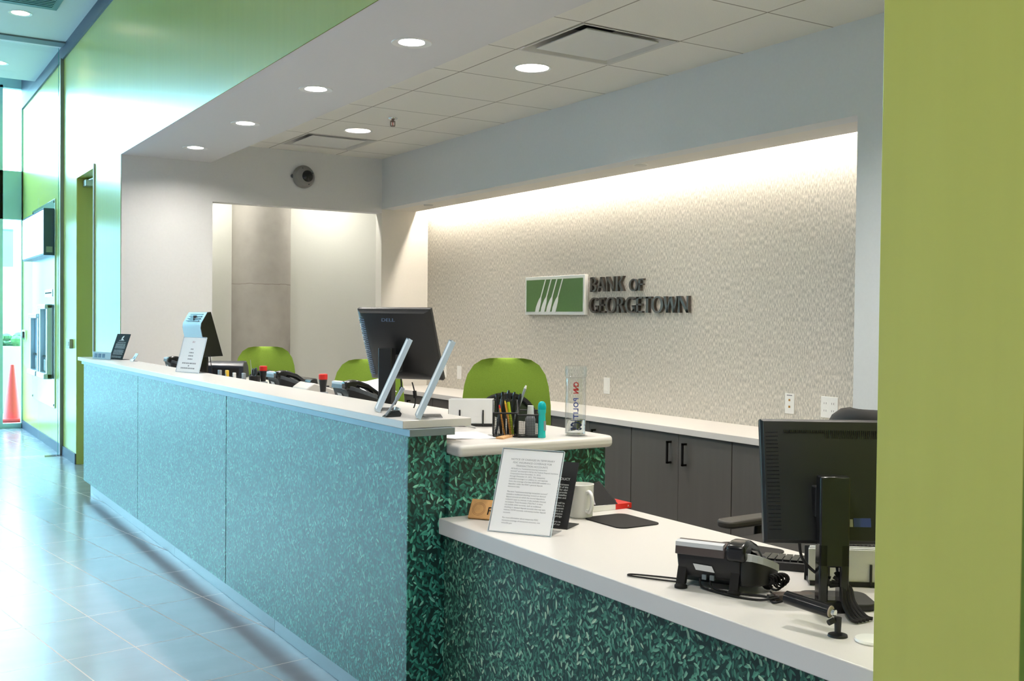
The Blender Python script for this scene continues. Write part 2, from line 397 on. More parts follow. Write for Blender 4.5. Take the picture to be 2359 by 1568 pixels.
struct(b, 'ceiling_tile', M_tile, flat=True)
struct(B().box(T, 4.6, YN, 9.55, 2.98, 3.05), 'ceiling_plenum', M_dark, flat=True)

b = B(); plate_with_holes(b, -4.6, XW, -3.0, 13.24, 4.10, [(x, y, .075) for x, y in LOB])
b.box(-4.6, XW, 13.20, 13.24, 4.101, 4.42).box(-4.6, XW, 13.24, 14.5, 4.42, 4.48).box(-4.6, XW, -3.0, 13.2, 4.30, 4.36)
struct(b, 'ceiling_lobby', M_lobbyceil, flat=True)
# street windows and side windows
def window(n, axis, at, openings, spans, bars_z, m):
    """axis 'y': a wall at y=at running along x"""
    b = B(); g = B()
    for (a0, a1, z0, z1) in spans:
        (b.box(a0, a1, at, at+.09, z0, z1) if axis == 'y' else b.box(at-.09, at, a0, a1, z0, z1))
    o = struct(b, 'window_%d' % n, m, flat=True)
    for (a0, a1, z0, z1) in openings:
        g = B()
        (g.box(a0, a1, at+.04, at+.05, z0, z1) if axis == 'y' else g.box(at-.05, at-.04, a0, a1, z0, z1))
        g.build('pane', M_glass, o, flat=True)
    return o
mull = [1.52-1.5*k for k in range(5)]
spans = [(-4.6, XW, 2.60, 3.20), (-4.6, XW, 4.22, 4.75), (-4.6, XW, 0, .06), (-4.6, -4.45, 0, 4.4), (1.76, XW, 0, 4.4)]
spans += [(x-.03, x+.03, .06, 4.25) for x in mull]
xs = [-4.45]+[x for x in mull[::-1]]+[1.79]
ops = []
for a, c in zip(xs, xs[1:]):
    a2 = a+.03 if a > -4.4 else a; c2 = c-.03 if c < 1.7 else 1.76
    ops += [(a2, c2, .06, 2.6), (a2, c2, 3.2, 4.22)]
window(1, 'y', 14.41, ops, spans, None, M_teal)
struct(B().box(-4.7, -4.5, -3.1, 14.5, 0, 4.75), 'wall_left', M_paint, flat=True)
# the street outside
M_side = noisy(mat('grey_pavement', (.34,.34,.34), .9), 3, .1)  # mid-grey paving with slight mottling
struct(B().box(-40, 40, 14.5, 19.2, -.10, -.001).box(-40, -4.6, -40, 14.5, -.10, -.001), 'ground_pavement', M_side, flat=True)
struct(B().box(-40, 40, 19.2, 40, -.2, -.12), 'ground_road', mat('asphalt', (.2,.21,.22), .9), flat=True)

t = thing('street_building', 'pale building across the street beyond the lobby windows', 'building', (0, 31, -.12))
B().box(-26,26,0,3,0,5.0).build('wall', mat('pale_facade', (.42,.43,.43), .9), t, flat=True)
for k in range(12):
    f = B().box(-23.6+4*k,-21.2+4*k,-.04,.02,.9,3.9).build('window', mat('dark_street_glass', (.10,.13,.14), .1), t, flat=True)
    B().box(-22.45+4*k,-22.35+4*k,-.06,-.04,.9,3.9).build('mullion', M_teal, f, flat=True)
t = thing('street_planter', 'concrete planter box with clipped shrubs outside the lobby window', 'planter', (1.93, 17.0, -.001))
B().loft([[Vector((sx*x, sy*.3, z)) for sx, sy in ((1,1),(-1,1),(-1,-1),(1,-1))] for x, z in ((.75,0),(.80,.96))]).build('box', mat('planter_concrete', (.55,.53,.50), .9), t, bevel=.01)
b = B()
for k in range(60):
    x, y, z = R_.uniform(-.7,.7), R_.uniform(-.2,.2), R_.uniform(.96,1.12); b.sphere((x,y,z), R_.uniform(.05,.09), (1,1,.8), 7, 5)
b.build('shrubs', noisy(mat('shrub_green', (.08,.20,.06), .8), 20, .4), t)
t = thing('street_banner', 'pale hanging banner on a pole in the street', 'banner', (1.82, 16.6, -.001))
B().cyl((-.13,0,0),(-.13,0,3.2),.025).build('pole', M_alu, t); B().box(-.10,.10,-.006,.006,2.1,2.62).build('cloth', mat('banner_blue', (.30,.42,.50), .8), t, flat=True)
B().box(-.13,.10,-.01,.01,2.62,2.64).build('arm', M_alu, t, flat=True)
for k, l in enumerate(('lowest, only its base rim showing', 'middle, only its base rim showing', 'topmost, its whole body showing')):
    t = thing('traffic_cone', 'red traffic cone nested in a stack outside the window, '+l, 'traffic cone', (1.70, 14.78, .034*k), group='stacked traffic cones')
    ang = [math.atan2(v, u) for u, v in rrect(.30,.30,.05)]
    B().loft([[Vector((u, v, 0)) for u, v in rrect(.30,.30,.05)], [Vector((u, v, .026)) for u, v in rrect(.30,.30,.05)], [Vector((.118*math.cos(a), .118*math.sin(a), .026)) for a in ang], [Vector((.118*math.cos(a), .118*math.sin(a), 0)) for a in ang], [Vector((u, v, 0)) for u, v in rrect(.30,.30,.05)]], cap=False).build('base', M_cone, t)
    B().lathe([(.118,.026),(.105,.05),(.024,.71),(.018,.711),(.104,.046),(.117,.024)], cap=False).build('body', M_cone, t)

# ================================================================== lamps and ceiling fixtures
def downlight(x, y, label):
    t = thing('recessed_downlight', label, 'downlight', (x, y, 2.685), group='small downlights along the bulkhead')
    B().lathe([(.062,.0005),(.092,-.004),(.094,-.0005),(.062,.02)], seg=32, cap=False).build('trim_ring', M_wplas, t)
    B().lathe([(.062,.0),(.060,.10)], seg=32, cap=False).build('baffle', M_chrome, t)
    B().lathe([(.0005,.030),(.060,.030)], seg=32, cap=False).build('lamp', M_lamp, t)
lab = ['added out of view past the near wall end', 'added out of view over the near end of the low desk', 'nearest of the four in view', 'second nearest of the four in view',
       'third of the row, beside the far air vent', 'farthest of the row, near the white return wall']
for (x, y), l in zip(DL, lab): downlight(x, y, 'small lit downlight in the grey bulkhead, '+l)
def can(x, y, label):
    t = thing('ceiling_can_light', label, 'ceiling light', (x, y, 2.85), group='wide can lights in the tile ceiling')
    B().lathe([(.095,.0),(.108,-.004),(.110,-.0003),(.096,.004)], seg=36, cap=False).build('trim_ring', M_wplas, t)
    B().lathe([(.095,.0),(.085,.05),(.070,.10)], seg=36, cap=False).build('reflector', mat('can_reflector', (.85,.84,.82), .25, metal=.7), t)
    B().lathe([(.0005,.099),(.070,.099)], seg=36, cap=False).build('lamp', M_canlamp, t)
for (x, y), l in zip(CANS, ('added out of view over the near low desk', 'beside the nearer square air vent', 'between the sprinkler and the far air vent')):
    can(x, y, 'wide recessed can light in the tile ceiling, '+l)
def vent(x, y, label):
    t = thing('ceiling_air_diffuser', label, 'air vent', (x, y, 2.85), group='square plaque air diffusers')
    b = B(); R = .295
    ring = lambda r, z: [Vector((sx*r, sy*r, z)) for sx, sy in ((1,1),(-1,1),(-1,-1),(1,-1))]
    b.loft([ring(.300,-.003), ring(.285,-.003), ring(.265,.02), ring(.20,.13)], cap=False)
    b.build('pan', mat('diffuser_pan', (.62,.60,.56), .5), t, flat=True)
    B().box(-.2,.2,-.2,.2,.128,.14).build('throat', M_dark, t, flat=True)
    B().loft([ring(.215,.010), ring(.228,.002), ring(.228,-.002), ring(.20,-.004)]).build('plaque', mat('diffuser_white', (.70,.69,.66), .5), t, flat=True)
for (x, y), l in zip(VENTS, ('nearer, large in the picture', 'farther, by the return wall')):
    vent(x, y, 'square plaque air diffuser in the tile ceiling, '+l)
t = thing('fire_sprinkler', 'small chrome pendant sprinkler hanging from the tile ceiling', 'sprinkler', (3.268, 6.88, 2.85))
B().lathe([(.001,-.001),(.034,-.001),(.030,-.008),(.012,-.012),(.001,-.012)]).build('escutcheon', M_chrome, t)
b = B().cyl((0,0,-.01),(0,0,-.03),.010).box(-.018,-.014,-.004,.004,-.055,-.02).box(.014,.018,-.004,.004,-.055,-.02).box(-.018,.018,-.004,.004,-.024,-.02)
b.lathe([(.001,-.055),(.018,-.055),(.016,-.060),(.001,-.060)]); b.build('frame', mat('bronze_metal', (.20,.13,.10), .35, metal=.8), t)
B().cyl((0,0,-.03),(0,0,-.054),.003).build('bulb', M_red, t)
# light cove over the wallpaper
t = thing('cove_light', 'hidden linear cove light washing the top of the wallpapered niche', 'strip light', (4.415, 6.04, 2.497))
B().cyl((0,-2.62,0),(0,2.62,0),.010,seg=10).build('tube', M_cove, t)
B().box(-.03,.02,-2.64,2.64,.014,.03).build('channel', M_alu, t, flat=True)
for y, l in ((8.1, 'left'), (5.208, 'middle')):
    t = thing('soffit_puck', 'round unlit puck under the niche soffit, '+l+' one', 'puck light', (4.19, y, 2.40))
    B().lathe([(.001,-.010),(.036,-.010),(.040,-.006),(.040,0)], cap=False).build('disc', mat('puck_face', (.62,.60,.56), .5), t)
    B().lathe([(.040,-.004),(.045,-.002),(.045,0)], cap=False).build('rim', M_wplas, t)
# lamps above the alcove column; the left one is unseen, added to brighten it
for x, l in ((3.80, 'right of the concrete column'), (2.62, 'left of the concrete column, added as fill')):
    t = thing('alcove_downlight', 'small downlight inside the alcove '+l, 'downlight', (x, 9.0, 2.72), group='alcove downlights')
    B().lathe([(.06,-.001),(.09,-.003),(.09,0)], cap=False).build('trim_ring', M_wplas, t)
    B().lathe([(.0005,-.002),(.06,-.002)], cap=False).build('lamp', mat('lit_alcove_lamp', (1,1,1), .5, emit=(1.,.97,.88), es=130.), t)
# lobby ceiling
ll = ['beside the dark teal grille', 'beyond the dark ceiling channel']+['out of view, added as fill, '+q for q in ('behind the viewer', 'left of the viewer', 'near left', 'facing the ledge', 'far left')]
for (x, y), l in zip(LOB, ll):
    t = thing('lobby_downlight', 'recessed downlight in the high lobby ceiling '+l, 'downlight', (x, y, 4.10), group='lobby ceiling downlights')
    B().lathe([(.075,.0),(.098,-.004),(.10,-.0004),(.076,.004)], cap=False, seg=32).build('trim_ring', M_wplas, t)
    B().lathe([(.075,.0),(.070,.09)], cap=False, seg=32).build('baffle', mat('warm_baffle', (.55,.50,.45), .3, metal=.6), t)
    B().lathe([(.0005,.089),(.070,.089)], cap=False, seg=32).build('lamp', mat('lobby_fill_lamp', (1,1,1), .5, emit=(1,.97,.92), es=LOBBY_FILL) if x < 1 else mat('dim_lobby_lamp', (1,1,1), .5, emit=(1,.97,.92), es=140.), t)
t = thing('ceiling_grille', 'dark teal return grille in the lobby ceiling, top left', 'ceiling grille', (.95, 9.45, 4.10))
B().box(-.55,.55,-.55,.55,-.02,0).build('frame', mat('dark_teal_grille', (.05,.16,.17), .5), t, bevel=.004)
b = B()
for k in range(20): b.box(-.5,.5,-.5+.05*k,-.48+.05*k,-.026,-.02)
b.build('slats', mat('dark_teal_slats', (.06,.20,.21), .5), t, flat=True)

# ================================================================== counters
lf = ('the leaf-printed counter front')
t = thing('teller_counter', 'tall teller counter base clad in green leaf-print panels with aluminium rail', 'counter', (1.546, 6.0, 0))
def at(*p): return p
O = Vector((1.546, 6.0, 0))
def lb(x0,x1,y0,y1,z0,z1): return B().box(x0-O.x,x1-O.x,y0-O.y,y1-O.y,z0,z1)
for y0, y1 in ((3.122, 5.120), (5.127, 7.032), (7.039, 8.93)):
    lb(1.546,1.562,y0,y1,.10,1.028).build('front_panel', M_leafx, t, bevel=.0008)
lb(1.562,1.69,3.127,8.69,.10,1.03).build('core', M_dark, t, flat=True)
lb(1.562,1.75,8.69,8.925,.10,1.03).build('core', M_dark, t, flat=True)
lb(1.5465,1.69,3.118,3.127,.0,1.028).build('end_panel', M_leafy, t, flat=True)
lb(1.69,2.345,3.100,3.118,0,.957).build('return_panel', M_leafy, t, bevel=.001)
for y0, y1 in ((3.12, 4.55), (4.552, 6.3), (6.302, 7.05), (7.052, 8.92)):
    lb(1.597,1.61,y0,y1,0,.10).build('kick_plate', M_kick, t, bevel=.0006)
lb(1.532,1.70,3.078,8.95,1.029,1.053).build('top_rail', mat('rail_grey_blue', (.22,.26,.30), .4, metal=.5), t, bevel=.001)
o = B().box(1.520,1.778,3.105,9.05,1.053,1.080).build('transaction_top', M_white, bevel=.002)
tag(o, 'long narrow white transaction ledge along the top of the teller counter', 'countertop')
poly = [(1.692,3.032),(2.30,3.032)]+[(2.30+.05*math.sin(a), 3.082-.05*math.cos(a)) for a in [PI/2*i/6 for i in range(1,7)]]+[(2.35,8.66),(1.692,8.66)]
o = B().prism(poly, lambda u,v,w: (u,v,w), .957, .997).build('teller_worktop', M_white, bevel=.014, seg=4)
tag(o, 'white bullnosed teller worktop behind the tall ledge', 'worktop')
# worktop supports behind the counter
t = thing('teller_pedestal', 'grey pedestal carrying the teller worktop, behind the counter', 'pedestal', (2.0, 5.9, 0))
B().box(-.25,.20,-2.4,-1.9,0,.957).build('cabinet', M_cab, t, bevel=.002); B().box(-.25,.20,1.0,1.5,0,.957).build('cabinet', M_cab, t, bevel=.002)
# low desk
t = thing('service_desk', 'low service desk base with green leaf-print front', 'desk', (1.675, 2.2, 0))
B().box(0,.018,1.31-2.2,3.098-2.2,0,.697).build('front_panel', M_leafd, t, bevel=.001)
B().box(.018,.60,1.40-2.2,1.43-2.2,0,.697).build('side_panel', M_cab, t, bevel=.001)
B().box(.018,.60,2.55-2.2,2.58-2.2,0,.697).build('side_panel', M_cab, t, bevel=.001)
o = B().box(1.652,2.322,1.308,3.098,.697,.750).build('low_worktop', M_white, bevel=.0025)
tag(o, 'thick white low desk top carrying phone, monitor and notices', 'desk top')
# back credenza
o = B().box(4.03,4.498,3.39,8.69,.765,.802).build('credenza_worktop', M_white, bevel=.002)
tag(o, 'long white worktop below the wallpapered wall', 'worktop')
for k in range(6):
    yb = 4.217+.876*k-.876; y1 = yb+.872; ys_ = yb
    if k == 0: yb = 3.395
    if k == 5: y1 = 8.685
    nm = ['nearest the blue-grey pier, mostly hidden by the black monitor', 'with the pair of handles in plain view', 'behind the right green chair and the bottle',
          'behind the tall ledge signs', 'behind the middle monitor', 'at the far end by the return wall'][k]
    t = thing('credenza_cabinet', 'grey-brown two-door cabinet, '+nm, 'cabinet', (4.05, (yb+y1)/2, 0), group='base cabinets along the back wall')
    w = y1-yb
    B().box(.018,.44,-w/2+.001,w/2-.001,.0,.765).build('body', M_cabgap, t, flat=True)
    for s in (-1, 1):
        dr = B().box(-.0,.018,min(.0015*s, s*(w/2-.0015)),max(.0015*s, s*(w/2-.0015)),.09,.762).build('door', M_cab, t, bevel=.0008)
        h = B().box(-.034,-.024,s*.067-.006,s*.067+.006,.585,.717)
        h.box(-.034,0,s*.067-.006,s*.067+.006,.585,.597).box(-.034,0,s*.067-.006,s*.067+.006,.705,.717)
        h.build('handle', mat('black_steel_handle', (.012,.011,.010), .35, metal=.5), dr, bevel=.001)
# outlets on the wallpaper
def outlet(y, z, w, kind, label):
    t = thing('wall_outlet', label, 'outlet', (4.5, y, z), group='outlet plates on the wallpapered wall')
    B().box(-.006,0,-w/2,w/2,-.058,.058).build('plate', M_wplas, t, bevel=.002)
    for yc in ([0] if w < .1 else [-.026, .026]):
        if kind == 'duplex':
            for zc in (-.02, .02):
                s = B().prism(rrect(.030,.026,.008), lambda u,v,q: (q, yc+u, zc+v), -.008, -.005).build('socket', M_wplas, t)
                B().box(-.0086,-.008,yc-.008,yc-.006,zc-.004,zc+.006).box(-.0086,-.008,yc+.006,yc+.008,zc-.004,zc+.006).build('slots', M_dark, s, flat=True)
        elif kind == 'data':
            for zc in (-.018, .020): B().box(-.0075,-.005,-.006,.006,zc-.006,zc+.006).build('jack', mat('amber_jack', (.35,.17,.03), .5), t, flat=True)
            B().box(-.0066,-.006,-.02,.02,.044,.050).build('caption', M_ink, t, flat=True)
        else: B().box(-.0075,-.005,-.017,.017,-.034,.034).build('insert', M_wplas, t, bevel=.001)
outlet(8.35, .948, .07, 'duplex', 'white outlet plate on the wallpaper half hidden by the right acrylic holder')
outlet(8.075, .948, .075, 'blank', 'white blank plate on the wallpaper just left of the right green chair')
outlet(5.935, .957, .07, 'blank', 'white plate on the wallpaper between the water bottle and the data jacks')
outlet(4.222, .956, .07, 'data', 'white data plate with two amber jacks above the black monitor')
outlet(3.935, .956, .116, 'duplex', 'wide white double outlet plate beside the blue-grey pier')

# ================================================================== the bank sign
t = thing('logo_board', 'green logo board with four white oars in a white frame on the wallpaper', 'sign', (4.5, 6.566, 1.602))
B().box(-.036,-.004,-.396,.396,-.146,.146).build('backing', mat('sign_white', (.80,.81,.80), .4), t, bevel=.002)
B().box(-.040,-.036,-.374,.374,-.122,.122).build('green_face', noisy(mat('sign_green', (.075,.17,.045), .5), 50, .08), t, flat=True)
for k in range(4):
    # one oar: a slim shaft widening into a blade at its foot; u = across (to the right), v = up
    u0 = -.245+.076*k
    pts = [(0,-.128),(.012,-.09),(.030,-.060),(.052,-.030),(.074,-.010),(.138,.128),(.150,.128),(.0865,-.010),(.082,-.045),(.068,-.085),(.050,-.128)]
    pts = [(u0+p, q) for p, q in pts]
    B().prism(pts, lambda u,v,q: (q, -u, v), -.0405, -.043).build('oar', mat('sign_white', (.80,.81,.80), .4), t, flat=True)
M_letter = mat('bronze_letter', (.085,.072,.060), .35, metal=.55)
def letter(ch):
    """convex pieces (outlines in cap-height units) and the advance width"""
    P = []; add = lambda *p: P.append(list(p))
    def stem(x, w=.20, y0=0., y1=1.): f = .02; add((x-f,y0),(x+w+f,y0),(x+w,y0+.2),(x+w-.01,(y0+y1)/2),(x+w,y1-.2),(x+w+f,y1),(x-f,y1),(x,y1-.2),(x+.01,(y0+y1)/2),(x,y0+.2))
    def bar(x0, x1, y, h=.11): add((x0,y),(x1,y-.005),(x1+.01,y+h+.005),(x0,y+h))
    def arc(cx, cy, ox, oy, ix, iy, a0, a1, n=14):
        for i in range(n):
            q = []
            for k in (i, i+1):
                a = math.radians(a0+(a1-a0)*k/n); q.append(((cx+ox*math.cos(a), cy+oy*math.sin(a)), (cx+ix*math.cos(a), cy+iy*math.sin(a))))
            add(q[0][0], q[1][0], q[1][1], q[0][1])
    def sl(xa, ya, xb, yb, w): add((xa,ya),(xa+w,ya),(xb+w,yb),(xb,yb))
    if ch == 'B': stem(.05); arc(.28,.745,.33,.265,.16,.165,-90,90); arc(.28,.27,.38,.28,.19,.17,-90,90); bar(.1,.29,.90); bar(.1,.29,.46); bar(.1,.29,-.01); wd = .70
    if ch == 'A': sl(-.01,0,.33,1.0,.12); sl(.62,0,.30,1.0,.21); bar(.17,.62,.26); wd = .82
    if ch == 'N': stem(.05,.12); stem(.69,.12); sl(.66,0,.04,1.,.20); wd = .88
    if ch == 'K': stem(.05); sl(.24,.46,.60,1.,.15); sl(.56,0,.26,.58,.22); wd = .80
    if ch == 'O': arc(.48,.5,.48,.52,.28,.43,0,360,28); wd = .98
    if ch == 'F': stem(.05); bar(.1,.55,.89); bar(.1,.50,.48); wd = .58
    if ch == 'E': stem(.05); bar(.1,.55,.89); bar(.1,.50,.46); bar(.1,.57,0); wd = .63
    if ch == 'T': stem(.25); bar(0,.69,.89); wd = .70
    if ch == 'G': arc(.48,.5,.48,.52,.28,.42,48,325,24); stem(.68,.18,.06,.46); bar(.60,.88,.40,.08); wd = .92
    if ch == 'R': stem(.05); arc(.28,.735,.35,.275,.16,.17,-90,90); bar(.1,.29,.90); bar(.1,.29,.45); sl(.56,0,.27,.52,.22); wd = .78
    if ch == 'W': sl(.20,0,-.01,1.,.20); sl(.22,0,.46,.95,.12); sl(.72,0,.46,.98,.20); sl(.76,0,.98,1.,.11); wd = 1.10
    return P, wd
t = thing('wall_lettering', 'raised bronze letters reading BANK OF GEORGETOWN on the wallpaper', 'sign', (4.5, 5.59, 1.60))
def word(s, y_left, y_right, z0, h):
    tot = sum(letter(c)[1] for c in s); k = (y_left-y_right)/(tot*h); x = 0
    for c in s:
        P, wd = letter(c); b = B()
        for p in P:
            b.prism([(u, v) for u, v in p], lambda u,v,q: (q, (y_left-(x+u)*h*k)-5.59, z0+v*h-1.60), -.030, -.008)
        b.build('letter', M_letter, t, angle=50); x += wd
word('BANK', 6.119, 5.722, 1.621, .103); word('OF', 5.668, 5.512, 1.619, .081); word('GEORGETOWN', 6.126, 5.054, 1.471, .107)

# ================================================================== signs and notices on the counters
def stand(name, label, cat, A, Bp, L, h, z, foot=.09, m_panel=None, insert=None, thick=.003, group=None):
    """leaning counter sign: bottom edge A->Bp (seen from the front, left to right), rising h while leaning back L"""
    A = Vector((A[0], A[1], z)); Bv = Vector((Bp[0], Bp[1], z)); w = (Bv-A).length; rt = (Bv-A)/w
    bk = Vector((-rt.y, rt.x, 0)); up = bk*L+Vector((0,0,h)); S = up.length
    t = thing(name, label, cat, A, group=group); M = frame((0,0,.0005), rt, up)
    m = m_panel or M_acryl
    b = B().box(0, w, 0, S, -thick, 0, M)
    if foot:
        F = frame((0,0,.0005), rt, bk); b.box(0, w, 0, foot, 0, .0028, F)
    b.build('holder', m, t, flat=True)
    if m is M_acryl:
        e = B().box(-.0012,0,0,S,-thick-.001,.003,M).box(w,w+.0012,0,S,-thick-.001,.003,M).box(0,w,S,S+.0012,-thick-.001,.003,M).box(0,w,-.0,.0012,0,.003,M)
        e.build('edge', M_acredge, t, flat=True)
    if insert is not None:
        B().box(.003, w-.003, .003, S-.003, .0004, .0010, M).build('insert', insert, t, flat=True)
    return t, M, w, S
ins = lambda M, x, y, z=.0012: M @ Matrix.Translation((x, y, z))
# deposit-insurance notice on the low desk
t, M, w, S = stand('insurance_notice', 'white printed notice in a leaning clear holder at the front of the low desk', 'sign', (1.685,2.831), (1.805,2.658), .115, .248, .75, .10, None, M_paper)
text('heading', 'NOTICE OF CHANGES IN TEMPORARY\nFDIC INSURANCE COVERAGE FOR\nTRANSACTION ACCOUNTS', .0086, M_ink, t, ins(M, w*.52, S*.865), .0001, 'CENTER', line=1.25)
body = ('All funds in a "noninterest-bearing transaction\naccount" are insured in full by the Federal Deposit Insurance\nCorporation from December 31, 2010,\nthrough December 31, 2012. This temporary\nunlimited coverage is in addition to, and separate\nfrom, the coverage of at least $250,000 available to a\ndepositor under the FDIC\'s general deposit\ninsurance rules.\n\n'
 'The term "noninterest-bearing transaction account"\nincludes a traditional checking account or demand\ndeposit account on which the insured depository\ninstitution pays no interest. It also includes Interest\non Lawyers Trust Accounts ("IOLTAs"). It does\nnot include other accounts, such as traditional\nchecking or demand deposit accounts that may earn\ninterest, NOW accounts, and money-market deposit\naccounts.\n\n'
 'For more information about temporary FDIC\ninsurance coverage of transaction accounts, visit\nwww.fdic.gov.')
text('body_print', body, .0066, M_ink, t, ins(M, w*.19, S*.755), .0001, 'LEFT', line=1.28)
# black policy card behind it
t, M, w, S = stand('policy_card', 'black card with white print standing behind the white notice on the low desk', 'sign', (1.838,2.849), (1.915,2.727), .095, .202, .75, .10, M_black)
rows = ['POLICY','','requirements','50% of this','only for obvi','to provide','that satisfies','business and','','tion will be','ct holders is','ed compensat','emain is as','employees','our pledge','','efforts to','ity of our']
for i, s in enumerate(rows):
    if s: text('white_print', s, .0088 if i else .012, M_inkw, t, ins(M, w-.020-.0004*i, S*.72-i*.0088, .0004), .0001, 'RIGHT')
# wooden plate against the leaf panel
t, M, w, S = stand('wooden_plate', 'small light wood plate with black lettering leaning by the leaf panel behind the white notice', 'sign', (1.728,3.036), (1.848,2.880), .040, .057, .7545, .025, M_wood, thick=.008)
text('lettering', 'FDIC', .040, M_inkb, t, ins(M, .062, .016, .0003), .0004, 'LEFT', sx=1.05)
b = B()
for i in range(36):
    a0, a1 = 2*PI*i/36, 2*PI*(i+1)/36
    for r in (.0225, .018):
        q = [(.032+rr*math.cos(a), .034+rr*math.sin(a), .0004) for rr, a in ((r,a0),(r+.001,a0),(r+.001,a1),(r,a1))]
        b.quad(*[M @ Vector(p) for p in q])
b.build('seal', mat('burnt_wood', (.20,.09,.03), .7), t, flat=True)
# notice on the tall ledge
t, M, w, S = stand('holiday_notice', 'white printed notice in a clear leaning holder on the tall ledge before the far monitor', 'sign', (1.643,6.469), (1.712,6.227), .055, .210, 1.08, .07, None, M_paper)
text('print', '2011', .016, mat('maroon_ink', (.30,.05,.10), .7), t, ins(M, w*.5, S*.84), .0001, 'CENTER')
b = greek([(S*.66, w*.44, w*.56), (S*.56, w*.40, w*.60), (S*.47, w*.40, w*.60), (S*.38, w*.40, w*.60)], 0, w, .007)
b.xf(ins(M, 0, 0)).build('print', M_ink, t, flat=True)
b = greek([(S*.26, w*.20, w*.80), (S*.19, w*.48, w*.53), (S*.12, w*.18, w*.80)], 0, w, .008)
b.xf(ins(M, 0, 0)).build('print', M_ink, t, flat=True)
# far black sign
t, M, w, S = stand('black_sign', 'black leaning sign with white print at the far end of the tall ledge', 'sign', (1.657,8.521), (1.713,8.326), .07, .195, 1.08, .06, mat('matt_black', (.010,.011,.011), .75, spec=.2))
b = B()
for pts in ([(.44,.84),(.50,.91),(.60,.93),(.57,.86),(.52,.82),(.54,.78),(.47,.78)], [(.42,.76),(.62,.76),(.60,.80),(.45,.80)]):
    b.prism([(u*w, v*S) for u, v in pts], lambda u,v,q: M @ Vector((u, v, q)), .0002, .0008)
b.build('emblem', M_inkw, t, flat=True)
rows = [(.74,.30,.72),(.67,.22,.85)]+[(.61-.042*i,.16,.90) for i in range(5)]+[(.37-.042*i,.16,.90) for i in range(5)]+[(.13-.042*i,.14,.86) for i in range(2)]
greek([(a*S, x*w, e*w) for a, x, e in rows], 0, w, .0042).xf(ins(M, 0, 0, .0004)).build('white_print', mat('pale_grey_ink', (.42,.46,.47), .7), t, flat=True)
t, M, w, S = stand('small_card', 'small silver leaning card beside the far black sign', 'sign', (1.735,8.13), (1.733,8.03), .035, .057, 1.08, .03, M_silver)
B().box(w*.3,w*.7,S*.3,S*.62,.0002,.0006,M).build('print', M_ink, t, flat=True)
B().box(0,w,0,.016,.0002,.006,M).build('lip', M_chrome, t, flat=True)
t, M, w, S = stand('label_block', 'low grey tent card with three dark blue squares behind the far black sign', 'sign', (1.559,8.641), (1.633,8.350), .006, .056, 1.08, .05, M_silver)
for k in range(3): B().box(.03+.065*k,.075+.065*k,.013,.043,.0002,.0008,M).build('blue_square', mat('dark_blue_ink', (.02,.05,.14), .5), t, flat=True)
# two clear holders seen edge-on on the ledge
for A_, L_, l in (((1.604,3.50), .20, 'left'), ((1.617,3.20), .20, 'right')):
    d = Vector((A_[0], A_[1], 0)).normalized(); an = math.radians(2.2); d = Vector((d.x*math.cos(an)-d.y*math.sin(an), d.x*math.sin(an)+d.y*math.cos(an), 0))
    P0 = Vector((A_[0], A_[1], 0))+d*.055; P0.x += .0; P1 = P0-d*.13
    t, M, w, S = stand('acrylic_holder', 'clear leaning acrylic sign holder seen edge-on on the near ledge, %s of two' % l, 'sign holder', P0, P1, (.115), .258, 1.0835, .085, None, M_paper, group='edge-on acrylic holders')
    B().box(w,w+.0085,0,S,-.012,.004,M).build('side_edge', M_acredge, t, bevel=.001)
# counter pen
t = thing('counter_pen', 'silver pen leaning in a black counter pen holder between the clear holders', 'pen', (1.552, 3.255, 1.08))
B().prism([(-.032,0),(.026,0),(.030,.010),(.020,.022),(-.006,.022),(-.022,.006)], lambda u,v,q: (u, q, v+.0005), -.016, .016).build('base', M_blackg, t, bevel=.002)
B().cyl((.018,0,.020),(.022,0,.030),.011).build('collar', M_chrome, t)
B().tube([(-.032,-.0175,.008),(.002,-.016,.050),(.034,-.014,.098)], lambda u: .0038+.003*(u > .6), sub=8).build('pen', M_silver, t)

